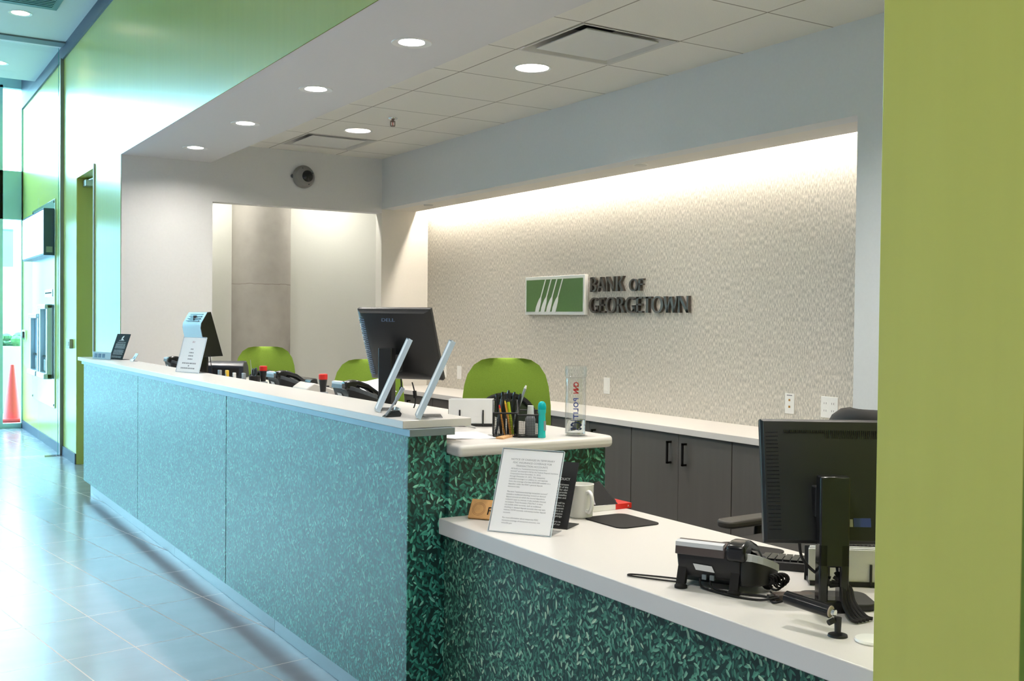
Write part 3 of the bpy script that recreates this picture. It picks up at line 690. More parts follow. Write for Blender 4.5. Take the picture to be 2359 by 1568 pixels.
# ================================================================== monitors
def monitor(label, c, yaw, tilt, w, h, col, colw, z0, zc, logo=None, vents='side', hole=False, bs=(.24,.19,0,-.075)):
    a = Vector((math.cos(yaw), math.sin(yaw), 0)); n = Vector((math.sin(yaw), -math.cos(yaw), 0))
    up = Vector((0,0,1))*math.cos(tilt)+n*math.sin(tilt)
    c = Vector(c); base = Vector((col[0], col[1], z0))
    t = thing('computer_monitor', label, 'monitor', base); M = frame(c-base, a, up)
    R = lambda hw, hh, z, cy=0: [M @ Vector((sx*hw, cy+sy*hh, z)) for sx, sy in ((1,1),(-1,1),(-1,-1),(1,-1))]
    B().loft([R(w/2-.002,h/2-.002,-.026), R(w/2,h/2,-.022), R(w/2,h/2,-.004), R(w/2-.008,h/2-.008,.004), *([R(w*.43,h*.46,.016), R(w*.30,h*.30,.040,-.012)] if vents == 'side' else [R(w*.488,h*.478,.010), R(w*.36,h*.34,.022,-.012)])]).build('casing', M_black, t, bevel=.0015)
    B().loft([R(w/2-.016,h/2-.016,-.0262), R(w/2-.016,h/2-.016,-.0272)]).build('screen', M_blackg, t, flat=True)
    b = B()
    for k in range(26):
        y = -h*.40+k*h*.031
        for sd in (-1,):
            pf = [(.488,.0052),(.432,.0170),(.385,.0245),(.385,.0262),(.432,.0187),(.488,.0070)] if vents == 'side' else [(.475,.0105),(.40,.0180),(.40,.0188),(.475,.0113)]
            b.prism([(sd*p*w, q) for p, q in pf], lambda u,v,q: M @ Vector((u, q, v)), y, y+(.005 if vents == 'side' else .0025))
    b.build('vent_slats', mat('blue_grey_slats', (.10,.15,.24), .3) if vents == 'side' else M_blackg, t, flat=True)
    if vents != 'side':
        b = B()
        for k in range(60):
            x = -w*.36+k*w*.0125; b.box(x,x+.0022,h*.38-.014*(20 < k < 48),h*.40,.0165,.0205,M)
        b.build('top_vents', M_blackg, t, flat=True)
    if logo: text('logo', logo, .020, mat('logo_blue_grey', (.10,.15,.26), .4), t, M @ Matrix.Translation((-.050, h*.365, .0290)) @ Matrix.Rotation(-.42, 4, 'X'), .001, 'LEFT', sx=1.45)
    lb_ = B().box(.02,.060,-h*.37,-h*.30,.018,.0225,M); lb_.build('label', mat('blue_label', (.03,.05,.22), .4), t, flat=True)
    B().box(-.012,.018,-h*.37,-h*.31,.018,.0224,M).build('label', mat('grey_label', (.34,.33,.32), .5), t, flat=True)
    # stand: column, neck plate and base
    Cz = frame((0,0,0), a, (0,0,1)); top = zc-z0; hw = colw/2
    if hole: b = B().box(-hw,-hw+.021,0.0,.16,-.012,.030,Cz).box(hw-.021,hw,0.0,.16,-.012,.030,Cz).box(-hw,hw,.105,top,-.012,.030,Cz).box(-hw,hw,0,.03,-.012,.030,Cz)
    else: b = B().box(-hw,hw,.0,top,-.02,.022,Cz)
    b.build('column', M_blackg, t, bevel=.004)
    off = (c-base); off.z = 0
    B().box(-.035,.035,top-.10,top-.03,-(off.length-.035),-.012,Cz).build('neck', M_black, t, bevel=.003)
    B().prism(rrect(bs[0],bs[1],.03), lambda u,v,q: Cz @ Vector((u+bs[2], q, v+bs[3])), .0005, .016).build('base', M_black, t, bevel=.003)
    return t, M, a, n
m2, MM2, a2, n2 = monitor('black monitor back with a logo in the middle of the teller counter', (1.975,4.07,1.3025), -.953, .406, .350, .330, (1.888,4.010), .062, .997, 1.292, 'DELL')
B().tube([(.055,-.02,.165),(.052,-.03,.135),(.040,-.05,.115),(.015,-.06,.075),(-.01,-.06,.03),(-.02,-.05,.012)], .0035).build('cable', M_rubber, m2)
B().tube([(.102,-.03,.150),(.106,-.045,.11),(.108,-.05,.07),(.085,-.06,.035),(.02,-.06,.022),(-.03,-.06,.012)], .0028).build('cable', M_rubber, m2)
B().cyl((.050,-.035,.128),(.040,-.05,.112),.0085).build('ferrite', M_rubber, m2); B().cyl((.106,-.045,.115),(.107,-.05,.085),.008).build('ferrite', M_rubber, m2)
m3, MM3, a3, n3 = monitor('large black monitor back on the low desk beside the lime wall end', (1.9885,1.704,1.039), -.588, -.25, .369, .295, (1.914,1.663), .068, .75, 1.063, None, 'left', True, (.16,.13,.03,-.055))
B().tube([(-.045,.055,.150),(-.040,.050,.115),(-.02,.03,.085),(.0,.0,.075)], .0035).build('cable', M_rubber, m3)
for k in range(5):
    q = .006*k
    B().tube([(.010-q,-.01,.10-.01*k),(.0+q,-.032,.06),(-.02+q*1.5,-.055,.03),(-.045+q*2,-.098,.010),(-.038+q*2,-.112,.006)], .0042).build('cable', M_rubber, m3)
# far monitor seen from its side
t = thing('display_terminal', 'far monitor seen from its side, silver back towards the lobby, on the teller worktop', 'monitor', (1.92, 6.72, .997))
prof = [(-.016,.446),(.006,.449),(.085,.166),(-.045,.160),(-.043,.275),(-.058,.345),(-.054,.375)]
B().prism(prof, lambda u,v,q: (u, q, v), 0, .42).build('casing', M_blackg, t, bevel=.002)
bk = [(-.017,.447),(-.056,.376),(-.0605,.345),(-.046,.278),(-.048,.200),(-.044,.200),(-.041,.278),(-.055,.345),(-.050,.378),(-.012,.447)]
B().prism(bk, lambda u,v,q: (u, q, v), .004, .44).build('back_cover', M_silver, t, bevel=.002)
b = B()
for k in range(4): b.box(-.058+.010*k,-.052+.010*k,.06,.36,.388+.014*k,.393+.014*k)
b.build('vents', mat('dark_grey_plastic', (.06,.07,.08), .4), t, flat=True)
B().box(-.052,-.030,.20,.27,.385,.425).build('emblem', mat('dark_grey_plastic', (.06,.07,.08), .4), t, flat=True)
B().box(.087,.0885,.02,.40,.17,.175).build('screen_lip', M_dark, t, flat=True)
B().prism(rrect(.09,.06,.02), lambda u,v,q: (u+.0, v+.20, q), .012, .20).build('stand', M_blackg, t, bevel=.003)
B().prism(rrect(.22,.30,.04), lambda u,v,q: (u+.02, v+.20, q), .0005, .014).build('base', M_black, t, bevel=.003)
B().tube([(.0,.0,.17),(.0,-.02,.13),(.01,-.01,.08),(.03,.05,.016)], .003).build('cable', M_rubber, t)

# ================================================================== lobby fixtures
o = B().box(-4.4, 1.728, 11.395, 11.405, 0.012, 4.085).build('glass_partition', M_glass, flat=True); tag(o, kind='structure')
e = B().box(1.728, 1.7315, 11.394, 11.406, .012, 4.085).build('polished_edge', M_gedge, o, flat=True)
B().box(1.745, 1.776, 11.385, 11.415, 0, 3.985).build('wall_channel', mat('channel_grey', (.30,.32,.30), .4, metal=.4), o, flat=True)
B().box(1.60, 1.74, 11.38, 11.42, 0, .012).build('floor_clip', M_chrome, o, flat=True)
t = thing('atm_panel', 'stainless cash machine panel with lit sign box on the lime wall behind the glass', 'cash machine', (XW, 12.67, 0))
y0 = 12.67
B().box(-.012,0,11.86-y0,13.49-y0,.44,2.63).build('back_plate', M_steel, t, bevel=.002)
s_ = B().box(-.114,-.012,11.89-y0,13.50-y0,2.04,2.53).build('sign_box', mat('navy_box', (.02,.05,.14), .4), t, bevel=.003)
B().box(-.118,-.114,11.91-y0,13.48-y0,2.06,2.51).build('lit_face', M_sign, s_, flat=True)
B().box(-.09,-.03,11.878-y0,11.89-y0,2.07,2.13).build('power_box', M_silver, s_, flat=True)
B().box(-.018,-.012,11.98-y0,12.50-y0,1.61,1.69).build('slot_plate', M_chrome, t, bevel=.002)
B().box(-.020,-.018,12.03-y0,12.45-y0,1.645,1.66).build('slot', M_dark, t, flat=True)
def bay(ya, yb, za, zb):
    b = B(); d = -.075; f = .055
    b.box(d,-.012,ya-y0,ya+f-y0,za,zb).box(d,-.012,yb-f-y0,yb-y0,za,zb).box(d-.02,-.012,ya-y0,yb-y0,zb-.05,zb).box(d-.03,-.012,ya-y0,yb-y0,za,za+.06)
    o = b.build('terminal_frame', M_alu, t, bevel=.012, seg=3)
    B().box(-.026,-.014,ya+f-y0,yb-f-y0,za+.06,zb-.05).build('recess', mat('blue_grey_recess', (.16,.24,.33), .3), o, flat=True)
    B().box(-.06,-.026,ya+f+.10-y0,ya+f+.24-y0,za+.08,za+.20).build('keypad', M_black, o, bevel=.003)
    B().box(-.05,-.026,ya+f+.03-y0,yb-f-.05-y0,za+.22,za+.24).build('card_lip', M_dark, o, flat=True)
bay(11.96, 12.49, .74, 1.53); bay(12.60, 13.22, .74, 1.43)
b = B()
for yy, zz in ((11.90,2.60),(13.45,2.60),(11.90,.47),(13.45,.47)): b.cyl((-.012,yy-y0,zz),(-.016,yy-y0,zz),.012, seg=10)
b.build('screws', M_dark, t)
t = thing('wall_latch', 'small metal door latch at the far end of the lime wall', 'latch', (XW, 14.2, 1.17))
B().box(-.02,0,-.13,.13,-.06,.06).build('strike_plate', M_chrome, t, bevel=.002); B().box(-.034,-.02,-.02,.12,-.04,.04).build('bolt', mat('bronze_metal'), t, bevel=.003)
t = thing('card_reader', 'beige wall switch box on the lime wall between glass and doorway', 'wall switch', (XW, 10.93, 1.14))
B().box(-.03,0,-.09,.09,-.045,.045).build('box', mat('beige_plastic', (.52,.50,.42), .5), t, bevel=.004); B().box(-.034,-.03,-.05,.05,-.02,.02).build('face', mat('beige_plastic', (.52,.50,.42), .5), t, bevel=.002)
t = thing('door_closer', 'silver closer at the head of the lime doorway', 'door closer', (1.86, 10.60, 2.655))
B().box(-.03,.05,-.10,.04,-.025,.035).build('case', M_alu, t, bevel=.004); B().tube([(.0,-.1,.03),(.05,-.3,.045),(.10,-.45,.05)], .008).build('arm', M_alu, t)
# dome camera
t = thing('dome_camera', 'round grey surveillance dome camera above the alcove opening', 'camera', (3.283, 8.69, 2.629))
Mc = Matrix.Rotation(PI/2, 4, 'X')
B().lathe([(.001,0),(.098,0),(.098,.012),(.092,.022),(.086,.030),(.080,.044),(.060,.052),(.001,.052)], M=Mc, seg=40).build('housing', mat('camera_grey', (.22,.215,.21), .45), t)
B().sphere((.02,-.040,.004), .052, (1,.8,1), 28, 16).build('dome', M_blackg, t)
b = B().sphere((-.100,-.004,0), .016, (1,.5,1), 12, 8)
for a_ in (1.9, .45, -1.1): b.sphere((.073*math.cos(a_),-.046,.073*math.sin(a_)), .007, (1,.6,1), 10, 6)
b.build('screws', mat('dark_grey_plastic'), t)

# ================================================================== chairs
def task_chair(label, x, y, rz, top, fabric, group=None, arms=False, back_black=True):
    t = thing('task_chair', label, 'chair', (x, y, 0), rz, group); hs = top-.50
    def ring(z, w, yb, tk):
        n = 10; f = []; r = []
        for i in range(n+1):
            q = -1+2*i/n; yy = yb-.055*q*q; th = tk*(1-.75*q**4); f.append(Vector((w*q, yy+th*.5, z))); r.append(Vector((w*q, yy-th*.5, z)))
        return f+r[::-1]
    z0 = top-.385; rows = [(0,.228,.02,.02),(.04,.236,.005,.035),(.14,.234,-.01,.045),(.24,.222,-.005,.05),(.30,.205,.0,.05),(.350,.172,.004,.045),(.377,.130,.006,.034),(.385,.09,.007,.015)]
    # the shell faces +y; its rear is towards -y
    B().loft([ring(z0+a, w, -.21+b_, tk) for a, w, b_, tk in rows]).build('backrest', fabric, t, angle=60)
    bl = B(); pts = [(-.190,-.292,z0-.02),(-.150,-.278,z0+.10),(-.090,-.262,z0+.170),(0,-.254,z0+.192),(.090,-.262,z0+.170),(.150,-.278,z0+.10),(.190,-.292,z0-.02)]
    bl.tube(pts, .014, 8, 5); bl.tube([(-.19,-.292,z0-.02),(0,-.275,z0-.03),(.19,-.292,z0-.02)], .014)
    bl.build('back_frame', M_black, t)
    B().loft([[Vector((p[0]*.95, p[1]+.012, p[2])) for p in pts], [Vector((p[0]*.95, p[1]+.006, p[2])) for p in pts]]).build('shade_panel', mat('shaded_lime_back', (.030,.045,.020), .9), t)  # shade on the lime shell inside the arch, put into a dark panel
    B().tube([(0,-.268,z0+.19),(0,-.285,z0+.05),(0,-.27,z0-.10),(0,-.16,hs-.05),(0,0,hs-.05)], .024).build('back_post', M_black, t)
    B().prism(rrect(.48,.46,.12,6), lambda u,v,q: (u, v+.03, q), hs-.03, hs+.035).build('seat', fabric, t, bevel=.02, seg=3)
    B().cyl((0,0,hs-.03),(0,0,hs-.09),.10,.07).cyl((0,0,hs-.09),(0,0,.09),.028).build('gas_lift', M_black, t)
    if arms:
        for s in (-1, 1):
            a = B().tube([(s*.20,.0,hs-.02),(s*.28,.0,hs-.03),(s*.30,.0,hs+.0),(s*.30,.0,hs+.052)], .017)
            a = a.build('arm_post', M_black, t)
            B().prism(rrect(.085,.27,.035,6), lambda u,v,q: (s*.30+u, v+.06, q), hs+.052, hs+.082).build('arm_pad', mat('arm_pad_black', (.05,.045,.04), .5), a, bevel=.010, seg=3)
    for k in range(5):
        a = 2*PI*k/5+.3; l = B().tube([(0,0,.10),(.15*math.cos(a),.15*math.sin(a),.09),(.29*math.cos(a),.29*math.sin(a),.07)], lambda u: .024-.008*u).build('base_leg', M_black, t)
        c = B().cyl((.29*math.cos(a)-.012*math.sin(a),.29*math.sin(a)+.012*math.cos(a),.0285),(.29*math.cos(a)+.012*math.sin(a),.29*math.sin(a)-.012*math.cos(a),.0285),.028)
        c.cyl((.29*math.cos(a),.29*math.sin(a),.03),(.29*math.cos(a),.29*math.sin(a),.075),.01); c.build('caster', M_rubber, l)
    return t
gch = 'lime upholstered chairs behind the teller counter'
task_chair('lime chair with a black lower back arch, behind the mesh desk tidy', 3.045, 4.93, math.radians(-32), 1.212, M_fabric, gch)
task_chair('lime chair back half hidden behind the middle monitor', 2.96, 6.46, math.radians(-35), 1.150, M_fabric, gch)
task_chair('lime chair farthest away, before the concrete column', 2.80, 8.22, math.radians(-20), 1.186, M_fabric, gch)
task_chair('black armchair behind the low desk, its back showing over the big monitor', 2.92, 2.58, math.radians(92), 1.10, M_mesh, None, True)

# ================================================================== telephones
def telephone(label, x, y, rz, z, group=None, cords=True):
    M_rim = mat('pale_silver_plastic', (.60,.61,.64), .35) if cords else mat('dark_grey_plastic', (.06,.07,.08), .4)
    """local: x to the right seen from its rear, y towards the user, z up"""
    t = thing('desk_telephone', label, 'telephone', (x, y, z), rz, group)
    prof = [(.006,.030),(-.012,.088),(-.006,.108),(.030,.104),(.165,.030),(.170,.012),(.150,.006),(.040,.010)]
    B().prism(prof, lambda u,v,q: (q, u, v), -.012, .150).build('body', M_black, t, bevel=.004)
    arc = []
    for k in range(9):
        a = PI*.5*k/8; arc.append((.150+.062*math.sin(a), -.006+.12*(1-math.cos(a))))
    side = [(.150,-.008)]+arc[1:]+[(.150,.118)]
    B().prism(side, lambda u,v,q: (u, v, q*(1.0-.28*max(0, v)/.12)), .020, .088).build('side_body', M_black, t, bevel=.004)
    rim = B(); rr = arc
    for (xa, ya), (xb, yb) in zip(rr, rr[1:]):
        h = lambda yy: .088-.045*max(0, yy)/.12
        rim.loft([[Vector((xa+.002, ya-.002, h(ya)-.004)), Vector((xb+.002, yb-.002, h(yb)-.004)), Vector((xb-.004, yb+.003, h(yb)-.004)), Vector((xa-.004, ya+.003, h(ya)-.004))],
                  [Vector((xa+.002, ya-.002, h(ya)+.014)), Vector((xb+.002, yb-.002, h(yb)+.014)), Vector((xb-.004, yb+.003, h(yb)+.014)), Vector((xa-.004, ya+.003, h(ya)+.014))]])
    rim.build('silver_rim', M_rim, t)
    l = B().prism([(-.018,.086),(-.014,.112),(.020,.119),(.075,.100),(.07,.080)], lambda u,v,q: (q, u, v), -.014, .112).build('display', mat('grey_brown_plastic', (.085,.065,.062), .4), t, bevel=.002)
    B().prism([(-.0155,.106),(-.0145,.1165),(.004,.1195),(.004,.112)], lambda u,v,q: (q, u, v), -.0135, .108).build('display_trim', mat('pale_silver_plastic', (.60,.61,.64), .35), l, flat=True)
    # handset: two ends and an arched grip
    hp = [(-.026,.082),(-.028,.122),(.010,.130),(.040,.128),(.095,.108),(.150,.070),(.185,.060),(.190,.036),(.155,.034),(.140,.046),(.085,.084),(.035,.100),(.028,.084)]
    B().prism(hp, lambda u,v,q: (q, u, v), .118, .166).build('handset', M_blackg, t, bevel=.010, seg=3)
    for lx in (.0, .135):
        b = B().loft([[Vector((lx+dx, yy+dy, zz)) for dx, dy in ((-.011,-.009),(.011,-.009),(.011,.009),(-.011,.009))] for yy, zz in ((.010,.055),(-.008,.010))])
        b.lathe([(.001,0),(.016,0),(.016,.006),(.010,.012),(.001,.012)], (lx,-.010,.0003), 14); b.build('foot', M_rubber, t)
    B().loft([[Vector((x_, y_, z_)) for x_, y_, z_ in ((.030,-.0068,.064),(.078,-.0068,.062),(.084,-.0022,.046),(.036,-.0022,.048))], [Vector((x_, y_, z_)) for x_, y_, z_ in ((.030,-.0078,.064),(.078,-.0078,.062),(.084,-.0032,.046),(.036,-.0032,.048))]]).build('sticker', mat('white_sticker', (.72,.72,.73), .5), t, flat=True)
    for k in range(2): B().box(.052+.020*k,.063+.020*k,-.004,.02,.026,.038).build('jack', mat('grey_blue_plastic', (.13,.16,.18), .3), t, flat=True)
    # coiled cord
    if cords:
        P = []
        for k in range(100):
            a = k*.95; u = k/99; P.append((.214+.012*math.cos(a)+.02*math.sin(u*5), .055+.03*u+.02*math.sin(u*6), .013+.011*math.sin(a)+.045*(1-u)*u*2))
        B().tube(P, .0026, 5, 2).build('coil_cord', M_rubber, t)
    return t
ph = telephone('black desk telephone seen from behind on the low desk', 1.757, 1.998, math.radians(-60.4), .75)
phg = 'telephones behind the tall ledge'
telephone('black telephone handset showing over the ledge left of the middle monitor', 1.945, 4.70, math.radians(-88), .997, phg, False)
telephone('black telephone handset showing over the ledge before the farthest lime chair', 1.955, 5.67, math.radians(-88), .997, phg, False)
telephone('farthest telephone, its end showing left of the clear ledge notice', 1.945, 7.93, math.radians(-90), .997, phg, False)
# cords of the desk telephone
def cable(name, label, pts, r=.0026, z=.7535):
    o = B().tube([(x, y, z if zz is None else zz) for x, y, zz in pts], r).build(name, M_rubber); return tag(o, label, 'cable')
cable('phone_cord', 'thin dark cord looping out left of the desk telephone', [(1.800,2.045,None),(1.770,2.090,None),(1.722,2.150,None),(1.705,2.150,None),(1.712,2.128,None),(1.745,2.070,None),(1.775,2.025,None)], .0022)
cable('line_cord', 'black line cord running under the desk telephone to the adapters', [(1.790,1.968,.778),(1.783,1.958,.758),(1.786,1.915,None),(1.798,1.850,None),(1.828,1.800,None),(1.858,1.768,.762)], .0028)
cable('power_cord', 'black power cord beside the telephone line cord on the low desk', [(1.806,1.950,.778),(1.800,1.935,.757),(1.812,1.890,None),(1.842,1.846,None),(1.862,1.812,None),(1.838,1.765,None),(1.856,1.742,.764)], .0028)
cable('thin_cord', 'thin black cord crossing to the monitor column', [(1.905,1.842,None),(1.893,1.812,None),(1.905,1.790,None),(1.945,1.760,None),(1.985,1.735,None)], .0018)

# ================================================================== things on the low desk
t = thing('coffee_mug', 'white coffee mug on the low desk before the stacked paperback', 'mug', (2.083, 2.886, .7503))
B().lathe([(.001,0),(.036,0),(.040,.004),(.041,.02),(.0425,.108),(.0435,.112),(.040,.1125),(.0385,.105),(.037,.010),(.001,.008)], seg=36).build('cup', M_wplas, t)
dv = Vector((-.12, -.99, 0)).normalized()
B().tube([tuple(dv*a+Vector((0,0,z))) for a, z in ((.040,.088),(.058,.092),(.074,.078),(.074,.045),(.060,.026),(.040,.026))], .0065, 10).build('handle', M_wplas, t)
t = thing('paperback_book', 'white and red paperback lying by the leaf panel behind the mug', 'book', (2.135, 2.936, .7503), .02)
B().box(0,.205,0,.135,.0025,.0165).build('pages', M_paper, t, flat=True)
B().box(-.001,.206,-.001,.136,.0165,.0185).box(-.001,.206,-.001,.136,.0003,.0025).box(-.001,.206,-.002,.0,.0003,.0185).build('cover', M_wplas, t, flat=True)
B().box(.135,.2065,-.003,.09,.0002,.0187).build('red_band', M_red, t, flat=True)
text('spine_mark', 'A', .010, M_inkw, t, frame((.188,-.0032,.006), (1,0,0), (0,0,1)), .0001)
t = thing('folded_case', 'black and silver folded wallet standing half open on the paperback', 'wallet', (2.225, 2.985, .7692), -.15)
B().loft([[Vector(p) for p in ((-.070,-.045,0),(.062,-.040,0),(.064,-.034,0),(-.066,-.036,0))], [Vector(p) for p in ((-.045,.030,.066),(.022,.034,.068),(.024,.040,.068),(-.042,.036,.066))]]).build('front_flap', M_rubber, t, bevel=.002)
B().loft([[Vector(p) for p in ((.020,-.040,0),(.085,.010,0),(.083,.016,0),(.016,-.032,0))], [Vector(p) for p in ((.006,.034,.068),(.036,.052,.070),(.034,.058,.070),(.004,.042,.068))]]).build('back_flap', M_blackg, t, bevel=.002)
B().loft([[Vector(p) for p in ((-.068,-.047,.004),(-.030,-.046,.004),(-.030,-.044,.004),(-.068,-.044,.004))], [Vector(p) for p in ((-.045,.026,.064),(-.020,.028,.064),(-.020,.030,.064),(-.045,.028,.064))]]).build('grey_face', mat('lilac_grey', (.25,.23,.25), .4), t, flat=True)
o = B().prism(rrect(.172,.212,.03,6), lambda u,v,q: (2.155+u, 2.755+v, q), .7502, .7535).build('mouse_pad', M_rubber); tag(o, 'black rounded mouse pad near the mug on the low desk', 'mouse pad')
o = B().prism(rrect(.15,.20,.035,6), lambda u,v,q: (2.195+.94*u-.34*v, 2.225+.34*u+.94*v, q), .7502, .7535).build('mouse_pad', M_rubber); tag(o, 'black pad half hidden behind the desk telephone', 'mouse pad')
t = thing('keyboard', 'black keyboard behind the telephone, its rear edge towards the lobby', 'keyboard', (2.125, 1.972, .7503), math.radians(-52))
B().prism([(0,.0),(0,.022),(.15,.008),(.15,0)], lambda u,v,q: (q, u, v), -.10, .20).build('case', M_black, t, bevel=.002)
b = B()
for r in range(5):
    for c in range(14): b.box(-.09+.02*c,-.073+.02*c,.022+.024*r,.041+.024*r,.018-.0022*r,.025-.0022*r)
b.build('keys', M_blackg, t, flat=True)
def env_rack(label, x, y, rz, z, w=.165, h=.105, group='envelope racks', n=5):
    t = thing('envelope_rack', label, 'envelope rack', (x, y, z), rz, group)
    b = B().box(-w/2,w/2,-.012,.05,.0,.012).box(-w/2-.004,w/2+.004,.045,.05,0,.09)
    for sx in (-.27, .25): b.box(w*sx-.003,w*sx+.003,-.014,-.010,0,h*.62)
    b.build('rack', M_black, t, bevel=.001)
    for k in range(n): B().box(-w/2+.002*k-.003,w/2-.003*(k%2),-.008+.007*k,-.004+.007*k,.012,h+.003*math.sin(k*2.1)).build('envelope_bundle', M_paper, t, flat=True)
    return t
env_rack('black rack of white envelopes on the low desk behind the big monitor', 2.135, 1.795, math.radians(-38), .7503, .20, .092)
t = thing('mesh_tray', 'black mesh desk tray behind the envelopes at the lime wall end', 'desk tray', (2.262, 1.775, .7503), math.radians(-38))
b = B()
for k in range(22): b.box(-.11+.010*k,-.1085+.010*k,-.001,.001,.0,.125)
for k in range(12): b.box(-.11,.11,-.001,.001,.004+.0105*k,.0055+.0105*k)
b.build('mesh_front', M_black, t, flat=True); B().box(-.11,.11,0,.003,.118,.128).box(-.113,-.11,0,.06,0,.128).box(.11,.113,0,.06,0,.128).box(-.11,.11,0,.06,0,.004).build('frame', M_black, t, flat=True)
t = thing('adapter_box', 'brown-black power adapter among the cords by the monitor base', 'adapter', (1.890, 1.778, .7503), math.radians(-25))
B().prism(rrect(.10,.035,.010), lambda u,v,q: (u+.02, v, q), 0, .016).build('case', mat('brown_black_plastic', (.055,.038,.030), .4), t, bevel=.003)
B().box(-.045,-.03,-.008,.008,.003,.013).build('plug', M_black, t, bevel=.002)
t = thing('tube_camera', 'black tube camera on a small round tripod stand on the low desk edge', 'camera', (1.768, 1.515, .7503))
B().lathe([(.001,0),(.021,0),(.020,.004),(.008,.008),(.001,.008)], seg=20).build('stand_base', M_black, t); B().cyl((0,0,.006),(0,0,.040),.0065,.008).build('stand_post', M_black, t)
c0 = Vector((-.010,.012,.051)); c1 = Vector((-.030,.118,.060))
B().cyl(c0, c1, .0145, seg=24).build('tube', M_blackg, t)
d_ = (c1-c0).normalized(); B().cyl(c0-d_*.002, c0+d_*.0005, .0125, seg=24).build('front_ring', mat('tan_metal', (.50,.42,.36), .4), t); B().cyl(c0-d_*.012, c0, .007).build('lens', M_chrome, t)
B().cyl((-.022,.006,.030),(-.008,.004,.034),.006).build('knob', M_black, t)
o = B().lathe([(.001,0),(.034,0),(.036,.003),(.034,.007),(.001,.008)], (1.800,1.452,.7503), 36).build('cable_grommet', M_wplas); tag(o, 'white round cable grommet in the near corner of the low desk', 'grommet')
t = thing('paper_tray', 'black tray with loose paper at the right end of the low desk', 'paper tray', (2.005, 1.500, .7503), math.radians(-34))
B().box(-.04,.12,-.05,.06,0,.005).box(-.04,.12,-.05,-.046,0,.030).box(-.04,-.036,-.05,.06,0,.030).build('tray', M_black, t, bevel=.001)
b = B(); b.loft([[Vector((-.045+.0135*k, -.055, .032+.004*math.sin(k*1.3))) for k in range(13)], [Vector((-.045+.0135*k, .02, .034+.006*math.sin(k*1.1+1))) for k in range(13)]], cap=False, closed=False); b.build('paper', mat('cream_paper', (.70,.62,.55), .7), t)

# ================================================================== things on the near end of the teller worktop
ZT = .9973
env_rack('black rack of white envelopes at the ledge end by the mesh desk tidy', 2.040, 3.56, math.radians(-28), ZT, .175, .105)
t = thing('desk_tidy', 'black wire mesh desk tidy holding pens, pencils and a small tube', 'desk tidy', (1.995, 3.175, ZT), math.radians(-30))
M_meshm = glassmat('black_wire_mesh', (.16,.16,.16), .3, .3)
def pocket(x0, x1, y0, y1, h0, h1):
    for f in ((x0,y0,x1,y0),(x0,y1,x1,y1),(x0,y0,x0,y1),(x1,y0,x1,y1)):
        xa, ya, xb, yb = f; ha = h0 if ya == y0 else h1; hb = h0 if yb == y0 else h1
        b = B(); n = max(3, int(math.hypot(xb-xa, yb-ya)/.006))
        for k in range(n+1):
            u = k/n; x = xa+(xb-xa)*u; y = ya+(yb-ya)*u; b.box(x-.0006,x+.0006,y-.0006,y+.0006,.002,ha+(hb-ha)*u)
        for k in range(int(max(ha, hb)/.006)):
            z = .003+.006*k
            if z > min(ha, hb): break
            b.box(min(xa,xb)-.0005,max(xa,xb)+.0005,min(ya,yb)-.0005,max(ya,yb)+.0005,z,z+.0011)
        b.build('mesh_side', M_black, t, flat=True)
    b = B(); r = .0028
    b.tube([(x0,y0,h0),(x1,y0,h0)], r).tube([(x1,y0,h0),(x1,y1,h1)], r).tube([(x1,y1,h1),(x0,y1,h1)], r).tube([(x0,y1,h1),(x0,y0,h0)], r)
    for x, y, h in ((x0,y0,h0),(x1,y0,h0),(x0,y1,h1),(x1,y1,h1)): b.tube([(x,y,.002),(x,y,h)], r)
    b.box(x0,x1,y0,y1,.0,.003); b.build('wire_frame', M_black, t)
pocket(-.075, .012, -.01, .07, .085, .125); pocket(.012, .090, -.025, .06, .080, .090)
def stick(name, label, p0, p1, r, m, cat, tip=None):
    o = thing(name, label, cat, (0,0,0)); L = lambda p: Vector((1.995,3.175,ZT))+Matrix.Rotation(math.radians(-30),3,'Z') @ Vector(p)
    a, c = L(p0), L(p1); o.location = a; B().cyl((0,0,0), c-a, r, seg=10).build('shaft', m, o); d = (c-a).normalized()
    B().cyl(c-a, c-a+d*.012, r*1.05, r*(.6 if tip else 1.0), seg=10).build('end', tip or m, o); return o
stick('pencil', 'orange pencil in the mesh desk tidy, left of two', (-.035,.012,.006), (-.052,.020,.100), .0036, M_orange, 'pencil', M_red)
stick('pencil', 'orange pencil in the mesh desk tidy, right of two', (-.012,.012,.006), (-.032,.022,.115), .0036, M_orange, 'pencil', M_yel)
stick('highlighter', 'yellow-green highlighter in the mesh desk tidy', (-.005,.03,.006), (-.022,.034,.122), .0058, mat('highlighter_yellow', (.45,.60,.02), .4), 'pen', M_black)
stick('pen', 'pale grey pen slanting high out of the mesh desk tidy', (-.015,.050,.006), (.040,.066,.168), .0048, M_silver, 'pen', M_wplas)
stick('pen', 'dark blue-grey pen at the left of the mesh desk tidy', (-.066,.010,.006), (-.045,.030,.130), .0046, mat('slate_plastic', (.05,.06,.08), .4), 'pen', M_black)
for k in range(5):
    stick('marker', ['black marker standing in the middle of the mesh desk tidy','black marker beside the pale grey pen in the tidy','thick black marker at the back of the mesh desk tidy','black capped pen leaning left in the mesh desk tidy','black capped pen by the left rim of the mesh desk tidy'][k],
          (-.045+.012*k,.05,.006), (-.062+.021*k,.060,.150-.006*abs(k-2)), .0058, M_black, 'pen', M_blackg)
t = thing('correction_tube', 'small clear tube with a tall white cap in the mesh desk tidy', 'tube', (2.047, 3.150, ZT+.0035))
